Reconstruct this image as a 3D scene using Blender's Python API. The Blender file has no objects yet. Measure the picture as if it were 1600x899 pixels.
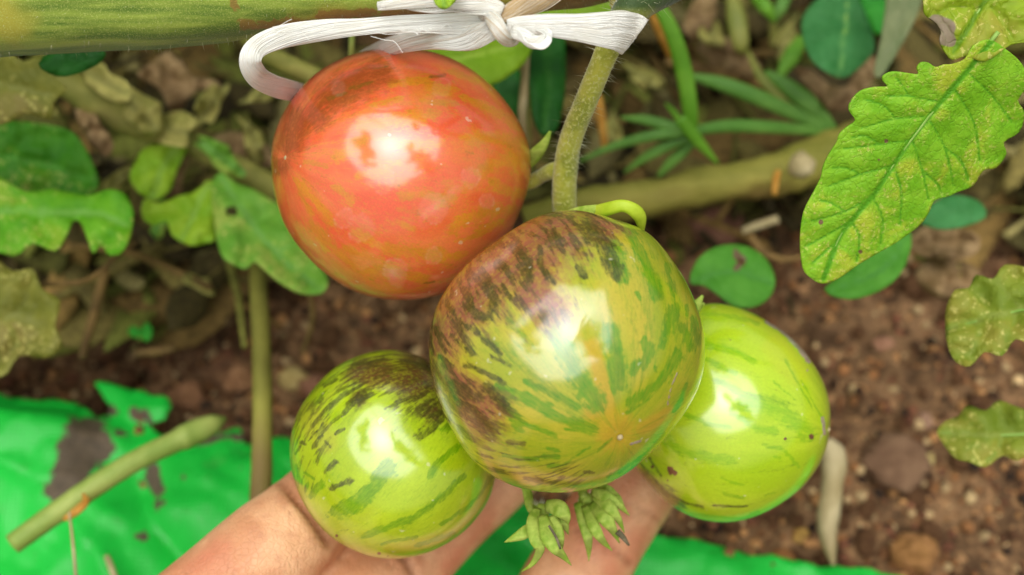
import bpy, bmesh, math, random
import numpy as np
from mathutils import Vector, Matrix
from mathutils.geometry import delaunay_2d_cdt

random.seed(7)
rng = np.random.default_rng(7)
SC = bpy.context.scene
COL = SC.collection

# ------------------------------------------------------------------ camera
CAM = np.array([0.0, 0.0, 0.30])
PITCH = math.radians(60)
FWD = np.array([0, math.cos(PITCH), -math.sin(PITCH)])
UP = np.array([0, math.sin(PITCH), math.cos(PITCH)])
RIGHT = np.array([1.0, 0, 0])
KPX = 1760.0                                   # focal length in pixels of the 1600 px wide photograph
cam = bpy.data.cameras.new('camera')
cam.sensor_width = 36; cam.lens = 36 * KPX / 1600
cam.clip_start = 0.01; cam.clip_end = 500
cam.dof.use_dof = True; cam.dof.focus_distance = 0.191; cam.dof.aperture_fstop = 11
co = bpy.data.objects.new('camera', cam); COL.objects.link(co)
co.location = CAM; co.rotation_euler = (math.radians(90) - PITCH, 0, 0)
SC.camera = co

# ------------------------------------------------------------------ sky and sun (bright overcast)
SUN_EL, SUN_AZ = math.radians(80), math.radians(200)      # azimuth clockwise from +Y
world = bpy.data.worlds.new('World'); SC.world = world; world.use_nodes = True
wn = world.node_tree.nodes; bg = wn['Background']
sky = wn.new('ShaderNodeTexSky'); sky.sky_type = 'NISHITA'; sky.sun_disc = False
sky.sun_elevation = SUN_EL; sky.sun_rotation = SUN_AZ
sky.air_density = 1.0; sky.dust_density = 6.0; sky.ozone_density = 0.6
hs = wn.new('ShaderNodeHueSaturation'); hs.inputs['Saturation'].default_value = 0.12   # cloud veil
world.node_tree.links.new(sky.outputs[0], hs.inputs['Color'])
world.node_tree.links.new(hs.outputs[0], bg.inputs['Color'])
bg.inputs['Strength'].default_value = 0.05
sl = bpy.data.lights.new('sun', 'SUN'); sl.energy = 1.5; sl.angle = math.radians(76); sl.color = (1, 0.995, 0.98)
so = bpy.data.objects.new('sun', sl); COL.objects.link(so)
sd = Vector((math.sin(SUN_AZ) * math.cos(SUN_EL), math.cos(SUN_AZ) * math.cos(SUN_EL), math.sin(SUN_EL)))
so.rotation_euler = sd.to_track_quat('Z', 'Y').to_euler(); so.location = sd * 3
SC.view_settings.view_transform = 'Standard'; SC.view_settings.look = 'None'
SC.view_settings.exposure = 1.15; SC.view_settings.gamma = 1

# ------------------------------------------------------------------ maths helpers
def W(px, py, d):
    """point seen at photo pixel (px,py), d centimetres in front of the camera"""
    px = np.asarray(px, float); py = np.asarray(py, float); d = np.asarray(d, float) / 100
    px, py, d = np.broadcast_arrays(px, py, d)
    v = FWD + ((px - 800) / KPX)[..., None] * RIGHT + ((449.5 - py) / KPX)[..., None] * UP
    return CAM + d[..., None] * v
def G(px, py, z=0.0):
    px = np.asarray(px, float); py = np.asarray(py, float)
    v = FWD + ((px - 800) / KPX)[..., None] * RIGHT + ((449.5 - py) / KPX)[..., None] * UP
    t = (z - CAM[2]) / v[..., 2]
    return CAM + t[..., None] * v
def PX(p):
    q = np.asarray(p) - CAM
    d = q @ FWD
    return 800 + KPX * (q @ RIGHT) / d, 449.5 - KPX * (q @ UP) / d, d * 100
def hash3(i, j, k):
    n = (i * 374761393 + j * 668265263 + k * 2147483647) & 0xffffffff
    n = ((n ^ (n >> 13)) * 1274126177) & 0xffffffff
    return ((n ^ (n >> 16)) & 0xffff) / 65535.0
def vnoise(p):
    p = np.asarray(p, float) + 1000.0
    i = np.floor(p).astype(np.int64); f = p - i; f = f * f * (3 - 2 * f)
    r = 0
    for a in (0, 1):
        for b in (0, 1):
            for c in (0, 1):
                w = (f[..., 0] if a else 1 - f[..., 0]) * (f[..., 1] if b else 1 - f[..., 1]) * (f[..., 2] if c else 1 - f[..., 2])
                r = r + w * hash3(i[..., 0] + a, i[..., 1] + b, i[..., 2] + c)
    return r
def fbm(p, o=4):
    p = np.asarray(p, float); r = 0; a = 0.5; t = 0
    for _ in range(o):
        r = r + a * vnoise(p); t += a; p = p * 2.03 + 17.3; a *= 0.5
    return r / t
def catmull(P, n=8, closed=False):
    P = np.asarray(P, float)
    if closed: Q = np.vstack([P[-1], P, P[0], P[1]])
    else: Q = np.vstack([2 * P[0] - P[1], P, 2 * P[-1] - P[-2]])
    out = []
    for i in range(1, len(Q) - 2):
        t = np.linspace(0, 1, n, endpoint=False)[:, None]
        a, b, c, d = Q[i - 1], Q[i], Q[i + 1], Q[i + 2]
        out.append(0.5 * (2 * b + (c - a) * t + (2 * a - 5 * b + 4 * c - d) * t ** 2 + (3 * b - a - 3 * c + d) * t ** 3))
    out = np.vstack(out)
    return out if closed else np.vstack([out, P[-1]])
def seg_dist(P, A):
    """distance from points P (n,2) to polyline A (m,2)"""
    A = np.asarray(A, float); best = np.full(len(P), 1e9)
    if len(A) == 1: return np.hypot(*(P - A[0]).T)
    for a, b in zip(A[:-1], A[1:]):
        ab = b - a; L = max(ab @ ab, 1e-9)
        t = np.clip(((P - a) @ ab) / L, 0, 1)
        best = np.minimum(best, np.linalg.norm(P - a - t[:, None] * ab, axis=1))
    return best
def inpoly(P, poly):
    x, y = P[:, 0], P[:, 1]; r = np.zeros(len(P), bool); n = len(poly)
    for i in range(n):
        x1, y1 = poly[i]; x2, y2 = poly[(i + 1) % n]
        c = ((y1 > y) != (y2 > y)) & (x < (x2 - x1) * (y - y1) / ((y2 - y1) if y2 != y1 else 1e-9) + x1)
        r ^= c
    return r

# ------------------------------------------------------------------ object helpers
MATX = {}
def put(o, parent=None, label=None, cat=None, group=None, kind=None):
    if label: o['label'] = label
    if cat: o['category'] = cat
    if group: o['group'] = group
    if kind: o['kind'] = kind
    if parent is not None:
        o.parent = parent; o.matrix_parent_inverse = MATX[parent.name].inverted()
    return o
def mk(name, V, F, mat, parent=None, label=None, cat=None, group=None, kind=None, smooth=True, matrix=None, attrs=None, mats=None, fmat=None):
    V = np.asarray(V, float)
    if matrix is None: matrix = Matrix.Translation(Vector(V.mean(0)))
    inv = np.array(matrix.inverted())
    L = V @ inv[:3, :3].T + inv[:3, 3]
    me = bpy.data.meshes.new(name)
    me.from_pydata(L.tolist(), [], F if isinstance(F, list) else F.tolist())
    if smooth: me.polygons.foreach_set('use_smooth', np.ones(len(me.polygons), bool))
    for m in (mats or [mat]): me.materials.append(m)
    if fmat is not None: me.polygons.foreach_set('material_index', np.asarray(fmat, np.int32))
    for k, v in (attrs or {}).items():
        v = np.asarray(v, np.float32)
        if v.ndim == 1: me.attributes.new(k, 'FLOAT', 'POINT').data.foreach_set('value', v)
        elif v.shape[1] == 3: me.attributes.new(k, 'FLOAT_VECTOR', 'POINT').data.foreach_set('vector', v.ravel())
        else: me.attributes.new(k, 'FLOAT_COLOR', 'POINT').data.foreach_set('color', v.ravel())
    me.update()
    o = bpy.data.objects.new(name, me); COL.objects.link(o); o.matrix_world = matrix; MATX[o.name] = matrix.copy()
    return put(o, parent, label, cat, group, kind)
def empty(name, loc, label, cat, group=None):
    o = bpy.data.objects.new(name, None); COL.objects.link(o); o.location = loc; o.empty_display_size = 0.01
    MATX[o.name] = Matrix.Translation(Vector(loc))
    return put(o, None, label, cat, group)
def solid(o, t=0.0003):
    m = o.modifiers.new('thickness', 'SOLIDIFY'); m.thickness = t; m.offset = 0
    return o
class MB:
    def __init__(s): s.V = []; s.F = []; s.n = 0; s.A = []
    def add(s, V, F, a=None):
        V = np.asarray(V, float); s.V.append(V); s.F += [[i + s.n for i in f] for f in F]; s.n += len(V)
        if a is not None: s.A.append(np.tile(np.asarray(a, float), (len(V), 1)) if np.ndim(a) == 1 else a)
        return s
    def build(s, name, mat, **k):
        if s.A: k.setdefault('attrs', {})['tint'] = np.vstack(s.A)
        return mk(name, np.vstack(s.V), s.F, mat, **k)
def frames(P):
    T = np.gradient(P, axis=0); T /= np.linalg.norm(T, axis=1)[:, None] + 1e-12
    n = np.cross(T[0], [0.3, 0.2, 1.0]); n /= np.linalg.norm(n)
    Ns = []
    for t in T:
        n = n - t * (n @ t); n /= np.linalg.norm(n); Ns.append(n)
    Ns = np.array(Ns); return T, Ns, np.cross(T, Ns)
def tube(P, R, sides=10, lump=0.0, cap=True, seed=0, ribs=0.0):
    P = np.asarray(P, float); m = len(P); R = np.broadcast_to(np.asarray(R, float), (m,))
    T, N, B = frames(P)
    a = np.linspace(0, 2 * math.pi, sides, endpoint=False)
    ring = np.cos(a)[None, :, None] * N[:, None] + np.sin(a)[None, :, None] * B[:, None]
    rr = R[:, None] * np.ones((1, sides))
    if lump: rr = rr * (1 + lump * (fbm((P[:, None] + ring * R[:, None, None]) / max(R.max(), 1e-6) * 1.3 + seed, 3) - 0.5) * 2)
    if ribs: rr = rr * (1 + ribs * np.cos(5 * a)[None])
    V = (P[:, None] + ring * rr[..., None]).reshape(-1, 3)
    F = [[i * sides + j, i * sides + (j + 1) % sides, (i + 1) * sides + (j + 1) % sides, (i + 1) * sides + j] for i in range(m - 1) for j in range(sides)]
    if cap: F += [list(range(sides))[::-1], [(m - 1) * sides + j for j in range(sides)]]
    return V, F
def stalk(pts, wid, n=8, **k):
    """pts: (px,py,depth) list, wid: pixel widths"""
    q = catmull(np.asarray([list(p) + [w] for p, w in zip(pts, np.broadcast_to(wid, (len(pts),)))], float), n)
    return tube(W(q[:, 0], q[:, 1], q[:, 2]), q[:, 3] * q[:, 2] / KPX / 200, **k)
def ico(sub):
    bm = bmesh.new(); bmesh.ops.create_icosphere(bm, subdivisions=sub, radius=1)
    V = np.array([v.co[:] for v in bm.verts]); F = [[v.index for v in f.verts] for f in bm.faces]; bm.free()
    return V, F

# ------------------------------------------------------------------ materials
def lin(r, g, b):
    f = lambda c: (c / 255 / 12.92) if c / 255 <= 0.04045 else ((c / 255 + 0.055) / 1.055) ** 2.4
    return (f(r), f(g), f(b), 1)
class NT:
    def __init__(s, name):
        s.m = bpy.data.materials.new(name); s.m.use_nodes = True; s.t = s.m.node_tree; s.t.nodes.clear()
    def n(s, typ, inp=None, **pr):
        x = s.t.nodes.new(typ)
        for k, v in pr.items(): setattr(x, k, v)
        for k, v in (inp or {}).items():
            if isinstance(v, bpy.types.NodeSocket): s.t.links.new(v, x.inputs[k])
            else: x.inputs[k].default_value = v
        return x
    def noise(s, scale, detail=4, vec=None, rough=0.55, dist=0.0):
        i = {'Scale': scale, 'Detail': detail, 'Roughness': rough, 'Distortion': dist}
        if vec is not None: i['Vector'] = vec
        return s.n('ShaderNodeTexNoise', i).outputs['Fac']
    def obj(s): return s.n('ShaderNodeTexCoord').outputs['Object']
    def attr(s, name, out='Fac'): return s.n('ShaderNodeAttribute', attribute_name=name).outputs[out]
    def mp(s, v, a, b, c=0.0, d=1.0, smooth=True):
        return s.n('ShaderNodeMapRange', {0: v, 1: a, 2: b, 3: c, 4: d}, interpolation_type='SMOOTHSTEP' if smooth else 'LINEAR').outputs[0]
    def math(s, op, a, b=0.0): return s.n('ShaderNodeMath', {0: a, 1: b}, operation=op).outputs[0]
    def mix(s, f, a, b, blend='MIX'):
        x = s.n('ShaderNodeMix', data_type='RGBA', blend_type=blend)
        for k, v in ((0, f), (6, a), (7, b)):
            if isinstance(v, bpy.types.NodeSocket): s.t.links.new(v, x.inputs[k])
            else: x.inputs[k].default_value = v
        return x.outputs[2]
    def bump(s, h, strength=0.3, dist=0.0005, normal=None):
        i = {'Height': h, 'Strength': strength, 'Distance': dist}
        if normal is not None: i['Normal'] = normal
        return s.n('ShaderNodeBump', i).outputs[0]
    def out(s, sh): s.n('ShaderNodeOutputMaterial', {'Surface': sh}); return s.m
    def pbr(s, col, rough=0.5, spec=0.5, normal=None, **kw):
        i = {'Base Color': col, 'Roughness': rough, 'Specular IOR Level': spec}
        if normal is not None: i['Normal'] = normal
        i.update(kw); return s.n('ShaderNodeBsdfPrincipled', i).outputs[0]

def mat_plain(name, c1, c2, scale=300, rough=0.6, spec=0.3, bump=0.4, detail=5, c3=None, stretch=None, dist=0.0006):
    t = NT(name); v = t.obj()
    if stretch: v = t.n('ShaderNodeMapping', {'Vector': v, 'Scale': stretch}).outputs[0]
    a = t.noise(scale, detail, v); col = t.mix(t.mp(a, 0.35, 0.65), c1, c2)
    if c3: col = t.mix(t.mp(t.noise(scale * 0.37, 4, v), 0.52, 0.66), col, c3)
    fine = t.noise(scale * 6, 3, v)
    col = t.mix(0.35, col, t.mix(fine, (0.35, 0.35, 0.35, 1), (1, 1, 1, 1)), 'MULTIPLY')
    return t.out(t.pbr(col, rough, spec, t.bump(t.math('ADD', a, t.math('MULTIPLY', fine, 0.5)), bump, dist)))

def mat_leaf(name, c1, c2, vein, spot=None, spot_amt=0.55, rough=0.55, trans=0.3, scale=120, spec=0.28, brown=None, smax=1.0):
    """c1/c2 blade tones, vein tone, spot = yellow mottling"""
    t = NT(name); v = t.obj()
    a = t.noise(scale, 5, v)
    col = t.mix(t.mp(a, 0.35, 0.65), c1, c2)
    vm = t.attr('vein')
    if spot:
        b = t.noise(scale * 0.55, 4, v, dist=0.4)
        fine = t.noise(scale * 7, 3, v)
        m = t.math('MULTIPLY', t.mp(b, spot_amt - 0.08, spot_amt + 0.1), t.mp(vm, 0.0, 0.5, smax, 0))
        col = t.mix(m, col, spot)
        m2 = t.math('MULTIPLY', t.mp(fine, 0.56, 0.64), t.mp(b, spot_amt - 0.14, spot_amt))
        col = t.mix(t.math('MULTIPLY', m2, 0.55), col, lin(235, 225, 130))
    col = t.mix(t.mp(vm, 0.25, 0.85), col, vein)
    if brown: col = t.mix(t.mp(t.attr('dead'), 0.4, 0.6), col, t.mix(t.noise(scale * 4, 3, v), brown, (0.28, 0.2, 0.13, 1)))
    net = t.n('ShaderNodeTexVoronoi', {'Vector': t.n('ShaderNodeVectorMath', {0: v, 1: t.n('ShaderNodeVectorMath', {0: t.n('ShaderNodeTexNoise', {'Vector': v, 'Scale': scale * 2.0}).outputs['Color'], 1: (.004, .004, .004)}, operation='MULTIPLY').outputs[0]}).outputs[0], 'Scale': scale * 2.2}, feature='DISTANCE_TO_EDGE').outputs['Distance']
    netm = t.mp(net, 0.0, 0.10, 1, 0)
    col = t.mix(t.math('MULTIPLY', netm, 0.10), col, vein)
    cells = t.n('ShaderNodeTexVoronoi', {'Vector': v, 'Scale': scale * 6}, feature='SMOOTH_F1').outputs['Distance']
    h = t.math('ADD', t.math('MULTIPLY', cells, -0.6), t.math('ADD', t.math('MULTIPLY', vm, -0.6), t.math('MULTIPLY', netm, -0.5)))
    nrm = t.bump(h, 0.4, 0.0006)
    p = t.pbr(col, rough, spec, nrm)
    tr = t.n('ShaderNodeBsdfTranslucent', {'Color': t.mix(1.0, col, (1.0, 1.0, 0.55, 1), 'MULTIPLY')}).outputs[0]
    return t.out(t.n('ShaderNodeMixShader', {0: trans, 1: p, 2: tr}).outputs[0])

def mat_tomato(name, base1, base2, dark, green, purple, orange, generic=0.0, rough=0.36, speck=0.25, gsoft=0.16, gstr=0.95, streaks=0.5, flecks=0.9):
    t = NT(name); v = t.obj(); st = t.attr('streak', 'Vector')
    lo = t.noise(70, 3, v)
    big = t.noise(1.3, 4, st)
    col = t.mix(t.mp(t.math('ADD', t.math('MULTIPLY', lo, 0.5), t.math('MULTIPLY', big, 0.5)), 0.40, 0.60), base1, base2)
    sep = t.n('ShaderNodeSeparateColor', {0: t.attr('paint', 'Color')}).outputs
    al = t.attr('paint', 'Alpha')
    edge = t.noise(3.0, 5, st, 0.62)                   # ragged along the meridians
    edge3 = t.noise(9.5, 4, st, 0.6)
    edge2 = t.noise(1100, 3, v)
    cen = lambda x, k: t.math('MULTIPLY', t.math('SUBTRACT', x, 0.5), k)
    e = t.math('ADD', cen(edge, 1.35), t.math('ADD', cen(edge3, 1.15), cen(edge2, 0.75)))
    fs = t.noise(22, 4, st, 0.65)                      # fine radiating streaks over the whole skin
    col = t.mix(t.math('MULTIPLY', t.mp(t.math('ADD', fs, cen(edge, 0.6)), 0.48, 0.72), streaks), col, green)
    col = t.mix(t.mp(t.math('ADD', al, t.math('MULTIPLY', e, 0.5)), 0.2, 0.8, 0, 0.6), col, orange)
    back = t.attr('back')
    gst = t.mp(t.math('ADD', t.noise(2.6, 5, st, 0.6), cen(edge3, 0.5)), 0.54, 0.66)      # the same kind of flecks over the far side
    g = t.mp(t.math('ADD', sep[1], e), 0.5 - gsoft, 0.5 + gsoft)
    g = t.math('MAXIMUM', g, t.math('MULTIPLY', gst, t.math('MAXIMUM', back, generic)))
    gc = t.mix(t.mp(t.noise(2.0, 3, st), 0.4, 0.65), green, t.mix(0.25, green, dark))
    col = t.mix(t.math('MULTIPLY', g, t.mp(fs, 0.3, 0.7, gstr * 0.55, gstr)), col, gc)
    sp = t.noise(1500, 2, v)
    pm = t.math('MULTIPLY', t.mp(t.math('ADD', sep[2], t.math('MULTIPLY', e, 0.75)), 0.15, 0.95), t.mp(sp, 0.25, 0.6, 0.65, 1))
    col = t.mix(pm, col, purple)
    d = t.mp(t.math('ADD', sep[0], e), 0.5 - gsoft * 1.3, 0.5 + gsoft * 1.3)
    fl = t.mp(t.math('ADD', t.noise(6.0, 3, st, 0.55), t.math('ADD', cen(edge3, 0.35), cen(edge2, 0.12))), 0.49, 0.60)
    d = t.math('MAXIMUM', d, t.math('MULTIPLY', fl, t.mp(t.math('MAXIMUM', sep[2], t.attr('mark', 'Alpha')), 0.05, 0.6, 0, flecks)))
    d = t.math('MULTIPLY', d, t.mp(sp, 0.25, 0.6, 0.7, 1))
    col = t.mix(t.math('MULTIPLY', d, t.mp(fs, 0.3, 0.65, 0.62, 0.92)), col, dark)
    col = t.mix(speck, col, t.mix(t.mp(t.noise(2600, 2, v), 0.3, 0.7), (0.62, 0.62, 0.62, 1), (1, 1, 1, 1)), 'MULTIPLY')
    mk_ = t.n('ShaderNodeSeparateColor', {0: t.attr('mark', 'Color')}).outputs     # R scabs, G dried water rings, B corky scar
    dust = t.mp(t.noise(420, 2, v), 0.715, 0.75)
    col = t.mix(t.math('MULTIPLY', mk_[1], 0.11), col, (0.95, 0.75, 0.6, 1))
    col = t.mix(t.math('MULTIPLY', dust, 0.3), col, (0.85, 0.8, 0.6, 1))
    cork = t.mix(t.noise(900, 4, v), lin(120, 90, 50), lin(205, 195, 175))
    col = t.mix(t.mp(t.math('ADD', mk_[2], t.math('MULTIPLY', t.math('SUBTRACT', edge2, 0.5), 0.9)), 0.4, 0.6), col, cork)
    col = t.mix(t.mp(t.math('ADD', mk_[0], t.math('MULTIPLY', t.math('SUBTRACT', edge2, 0.5), 0.9)), 0.4, 0.6), col, t.mix(t.noise(1200, 3, v), lin(60, 38, 20), lin(140, 95, 60)))
    h = t.math('ADD', t.math('ADD', t.math('MULTIPLY', t.noise(260, 3, v), 0.5), t.math('MULTIPLY', t.noise(95, 2, v), 2.2)), t.math('ADD', t.math('MULTIPLY', mk_[0], 1.6), t.math('ADD', mk_[2], t.math('MULTIPLY', t.noise(2400, 2, v), 0.06))))
    nrm = t.bump(h, 0.16, 0.0007)
    nrm2 = t.bump(t.math('ADD', t.noise(70, 2, v), t.math('MULTIPLY', t.noise(900, 3, v), 0.05)), 0.10, 0.0012)
    rg = t.math('ADD', rough, t.math('ADD', t.math('MULTIPLY', t.math('SUBTRACT', t.noise(330, 4, v), 0.5), 0.2), t.math('MULTIPLY', t.math('ADD', mk_[2], mk_[0]), 0.4)))
    p = t.pbr(col, rg, 0.12, nrm, **{'Coat Weight': 1.0, 'Coat Roughness': 0.15, 'Coat IOR': 1.9, 'Coat Normal': nrm2, 'Subsurface Weight': 0.12,
              'Subsurface Radius': (1.0, 0.6, 0.25), 'Subsurface Scale': 0.002})
    return t.out(p)

def mat_vertex(name, rough=0.85, spec=0.2, scale=500):
    t = NT(name); v = t.obj(); c = t.attr('tint', 'Color')
    n = t.noise(scale, 5, v)
    col = t.mix(0.8, c, t.mix(t.mp(n, 0.3, 0.7), (0.45, 0.45, 0.45, 1), (1.2, 1.2, 1.2, 1)), 'MULTIPLY')
    return t.out(t.pbr(col, rough, spec, t.bump(n, 0.6, 0.0006)))

M = {}
M['soil'] = None
def make_soil():
    t = NT('soil'); v = t.n('ShaderNodeNewGeometry').outputs['Position']
    a = t.noise(60, 6, v, 0.65); b = t.noise(260, 6, v, 0.7); c = t.noise(22, 4, v)
    col = t.mix(t.mp(a, 0.35, 0.65), lin(84, 62, 42), lin(140, 107, 74))
    col = t.mix(t.mp(b, 0.52, 0.70), col, lin(186, 142, 96))
    col = t.mix(t.mp(b, 0.46, 0.30), col, lin(34, 23, 14))
    col = t.mix(t.mp(c, 0.52, 0.68), col, t.mix(0.5, col, lin(130, 92, 66)))
    return t.out(t.pbr(col, 0.9, 0.15, t.bump(t.math('ADD', a, b), 0.9, 0.0016)))
M['soil'] = make_soil()
M['clod'] = mat_plain('clod', lin(94, 66, 44), lin(146, 106, 70), 170, 0.9, 0.15, 0.8, c3=lin(140, 96, 66), dist=0.001)
M['litter'] = mat_vertex('litter')
M['pebbles'] = mat_vertex('pebbles', scale=350)

def make_stem():
    t = NT('vine_stem_skin'); v = t.obj()
    sv = t.n('ShaderNodeMapping', {'Vector': v, 'Scale': (22, 330, 330)}).outputs[0]
    a = t.noise(1.0, 4, sv); col = t.mix(t.mp(a, 0.38, 0.62), lin(82, 110, 30), lin(142, 160, 60))
    col = t.mix(t.mp(t.noise(45, 3, v), 0.52, 0.68), col, lin(160, 152, 52))
    fz = t.noise(4200, 3, v, 0.7)
    col = t.mix(t.math('MULTIPLY', t.mp(fz, 0.5, 0.66), 0.55), col, lin(176, 182, 100))
    br = t.math('ADD', t.attr('brown'), t.math('MULTIPLY', t.math('SUBTRACT', t.noise(330, 5, v, 0.7), 0.5), 2.6))
    col = t.mix(t.math('MULTIPLY', t.mp(br, 0.55, 0.85), 0.8), col, t.mix(t.noise(500, 4, v), lin(98, 70, 28), lin(166, 122, 58)))
    return t.out(t.pbr(col, 0.75, 0.25, t.bump(t.math('ADD', a, fz), 0.5, 0.0005), **{'Sheen Weight': 0.25, 'Sheen Roughness': 0.4}))
M['stem'] = make_stem()
def make_truss():
    t = NT('truss_skin'); v = t.obj()
    a = t.noise(160, 4, v); fz = t.noise(1500, 3, v)
    col = t.mix(t.mp(a, 0.35, 0.65), lin(138, 146, 40), lin(182, 182, 66))
    col = t.mix(t.mp(fz, 0.5, 0.66), col, lin(190, 192, 105))
    col = t.mix(t.attr('brown'), col, lin(52, 74, 26))
    return t.out(t.pbr(col, 0.6, 0.3, t.bump(t.math('ADD', a, fz), 0.5, 0.0004), **{'Sheen Weight': 0.3}))
M['truss'] = make_truss()
M['hair'] = mat_plain('hair', lin(200, 200, 150), lin(225, 225, 190), 300, 0.4, 0.4, 0)
def make_twine():
    t = NT('twine_fibre'); v = t.obj()
    a = t.noise(140, 4, v); c = t.mix(t.mp(a, 0.4, 0.7), (0.95, 0.945, 0.88, 1), (0.90, 0.88, 0.78, 1))
    c = t.mix(t.mp(t.attr('brown'), 0.1, 0.9), c, lin(205, 172, 118))
    p = t.pbr(c, 0.3, 0.5, **{'Sheen Weight': 0.3})
    tr = t.n('ShaderNodeBsdfTranslucent', {'Color': c}).outputs[0]
    return t.out(t.n('ShaderNodeMixShader', {0: 0.15, 1: p, 2: tr}).outputs[0])
M['twine'] = make_twine()
M['calyx'] = mat_plain('calyx', lin(136, 168, 50), lin(182, 202, 90), 420, 0.65, 0.3, 0.3, c3=lin(135, 150, 60))
M['sepal_bright'] = mat_plain('sepal_bright', lin(170, 196, 40), lin(190, 210, 60), 150, 0.5, 0.3, 0.2)
M['wilted'] = mat_plain('wilted', lin(90, 84, 60), lin(130, 120, 92), 400, 0.8, 0.2, 0.4)
M['fallen'] = mat_plain('fallen_stem', lin(128, 126, 48), lin(166, 156, 72), 60, 0.7, 0.25, 0.5, c3=lin(120, 96, 50), stretch=(0.4, 1, 1))
M['stake'] = mat_plain('stake', lin(112, 108, 44), lin(156, 152, 66), 70, 0.7, 0.25, 0.5, c3=lin(124, 100, 60), stretch=(1, 0.3, 0.3))
M['cut'] = mat_plain('cut_stalk', lin(136, 160, 70), lin(176, 186, 100), 60, 0.55, 0.3, 0.2, c3=lin(160, 150, 70))
M['straw'] = mat_plain('straw', lin(172, 154, 108), lin(206, 190, 146), 150, 0.8, 0.2, 0.5, c3=lin(140, 122, 82), stretch=(1, .35, .35))
M['dryleaf'] = mat_plain('dry_leaf', lin(130, 104, 66), lin(176, 146, 104), 130, 0.8, 0.2, 0.5, c3=lin(108, 84, 54))
M['olive'] = mat_plain('olive_stalk', lin(116, 118, 50), lin(158, 152, 76), 70, 0.7, 0.25, 0.3, c3=lin(110, 100, 52))
M['twig'] = mat_plain('twig', lin(104, 82, 48), lin(146, 116, 68), 120, 0.8, 0.2, 0.5)
M['orange'] = mat_plain('orange_husk', lin(178, 124, 44), lin(204, 150, 66), 200, 0.7, 0.2, 0.3)

def make_sheet():
    t = NT('plastic_weave'); v = t.n('ShaderNodeNewGeometry').outputs['Position']
    wx = t.n('ShaderNodeTexWave', {'Vector': v, 'Scale': 260, 'Distortion': 0.4}, bands_direction='X').outputs['Fac']
    wy = t.n('ShaderNodeTexWave', {'Vector': v, 'Scale': 260, 'Distortion': 0.4}, bands_direction='Y').outputs['Fac']
    w = t.math('MULTIPLY', wx, wy)
    col = t.mix(t.noise(40, 4, v), lin(4, 170, 40), lin(30, 198, 66))
    col = t.mix(t.math('MULTIPLY', w, 0.35), col, lin(60, 196, 84))
    dirt = t.math('ADD', t.mp(t.noise(90, 6, v, 0.7), 0.60, 0.70), t.attr('dirt'))
    dm = t.mp(t.math('ADD', t.attr('dirt'), t.math('MULTIPLY', t.math('SUBTRACT', t.noise(230, 6, v, 0.7), 0.5), 1.4)), 0.45, 0.62)
    col = t.mix(t.math('MULTIPLY', t.mp(t.noise(70, 6, v, 0.75), 0.58, 0.72), 0.35), col, lin(96, 120, 70))
    col = t.mix(dm, col, t.mix(t.noise(400, 4, v), lin(58, 50, 40), lin(112, 94, 72)))
    return t.out(t.pbr(col, t.math('ADD', 0.33, t.math('MULTIPLY', dm, 0.4)), 0.4, t.bump(w, 0.25, 0.0004)))
M['sheet'] = make_sheet()

def make_skin():
    t = NT('skin'); v = t.obj()
    a = t.noise(70, 4, v); b = t.noise(320, 4, v)
    col = t.mix(t.mp(a, 0.35, 0.65), lin(208, 146, 104), lin(230, 178, 134))
    col = t.mix(t.mp(t.noise(45, 3, v), 0.5, 0.7), col, lin(204, 128, 94))
    col = t.mix(t.math('MULTIPLY', t.mp(b, 0.45, 0.7), 0.35), col, lin(196, 134, 98))
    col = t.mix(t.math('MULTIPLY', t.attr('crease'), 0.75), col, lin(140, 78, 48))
    vo = t.n('ShaderNodeTexVoronoi', {'Vector': v, 'Scale': 900}, feature='DISTANCE_TO_EDGE').outputs['Distance']
    rid = t.n('ShaderNodeTexWave', {'Vector': v, 'Scale': 330, 'Distortion': 6, 'Detail': 2, 'Detail Scale': 0.6}).outputs['Fac']
    h = t.math('ADD', t.mp(vo, 0, 0.12), t.math('ADD', t.math('MULTIPLY', rid, 0.15), t.math('MULTIPLY', b, 1.2)))
    return t.out(t.pbr(col, 0.48, 0.42, t.bump(h, 0.35, 0.0004), **{'Subsurface Weight': 0.12, 'Subsurface Radius': (1, 0.35, 0.2), 'Subsurface Scale': 0.003}))
M['skin'] = make_skin()

# ------------------------------------------------------------------ ground: one sheet of soil
SHEET0 = catmull([(-300, 605), (20, 622), (105, 638), (135, 648), (160, 660), (172, 654), (164, 630), (155, 608), (165, 603), (205, 612), (268, 632), (262, 664), (240, 672), (256, 690), (300, 692), (345, 684), (384, 678), (392, 700), (450, 690), (560, 735), (700, 775), (860, 800), (960, 822), (1045, 843), (1120, 858),
                 (1220, 876), (1330, 893), (1400, 906), (1700, 960), (1900, 1000), (1900, 1180), (-300, 1180)], 4, closed=True)
_n = len(SHEET0); SHEET = np.vstack([SHEET0[i] + (SHEET0[(i + 1) % _n] - SHEET0[i]) * t for i in range(_n) for t in ((0, .33, .66) if np.linalg.norm(SHEET0[(i + 1) % _n] - SHEET0[i]) < 120 else (0, .15, .3, .45, .6, .75, .9))])
SHEET = SHEET + np.stack([fbm(np.c_[SHEET / 32, SHEET[:, :1] * 0], 3) - .5, fbm(np.c_[SHEET / 32 + 50, SHEET[:, :1] * 0], 3) - .5], 1) * 22
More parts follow.
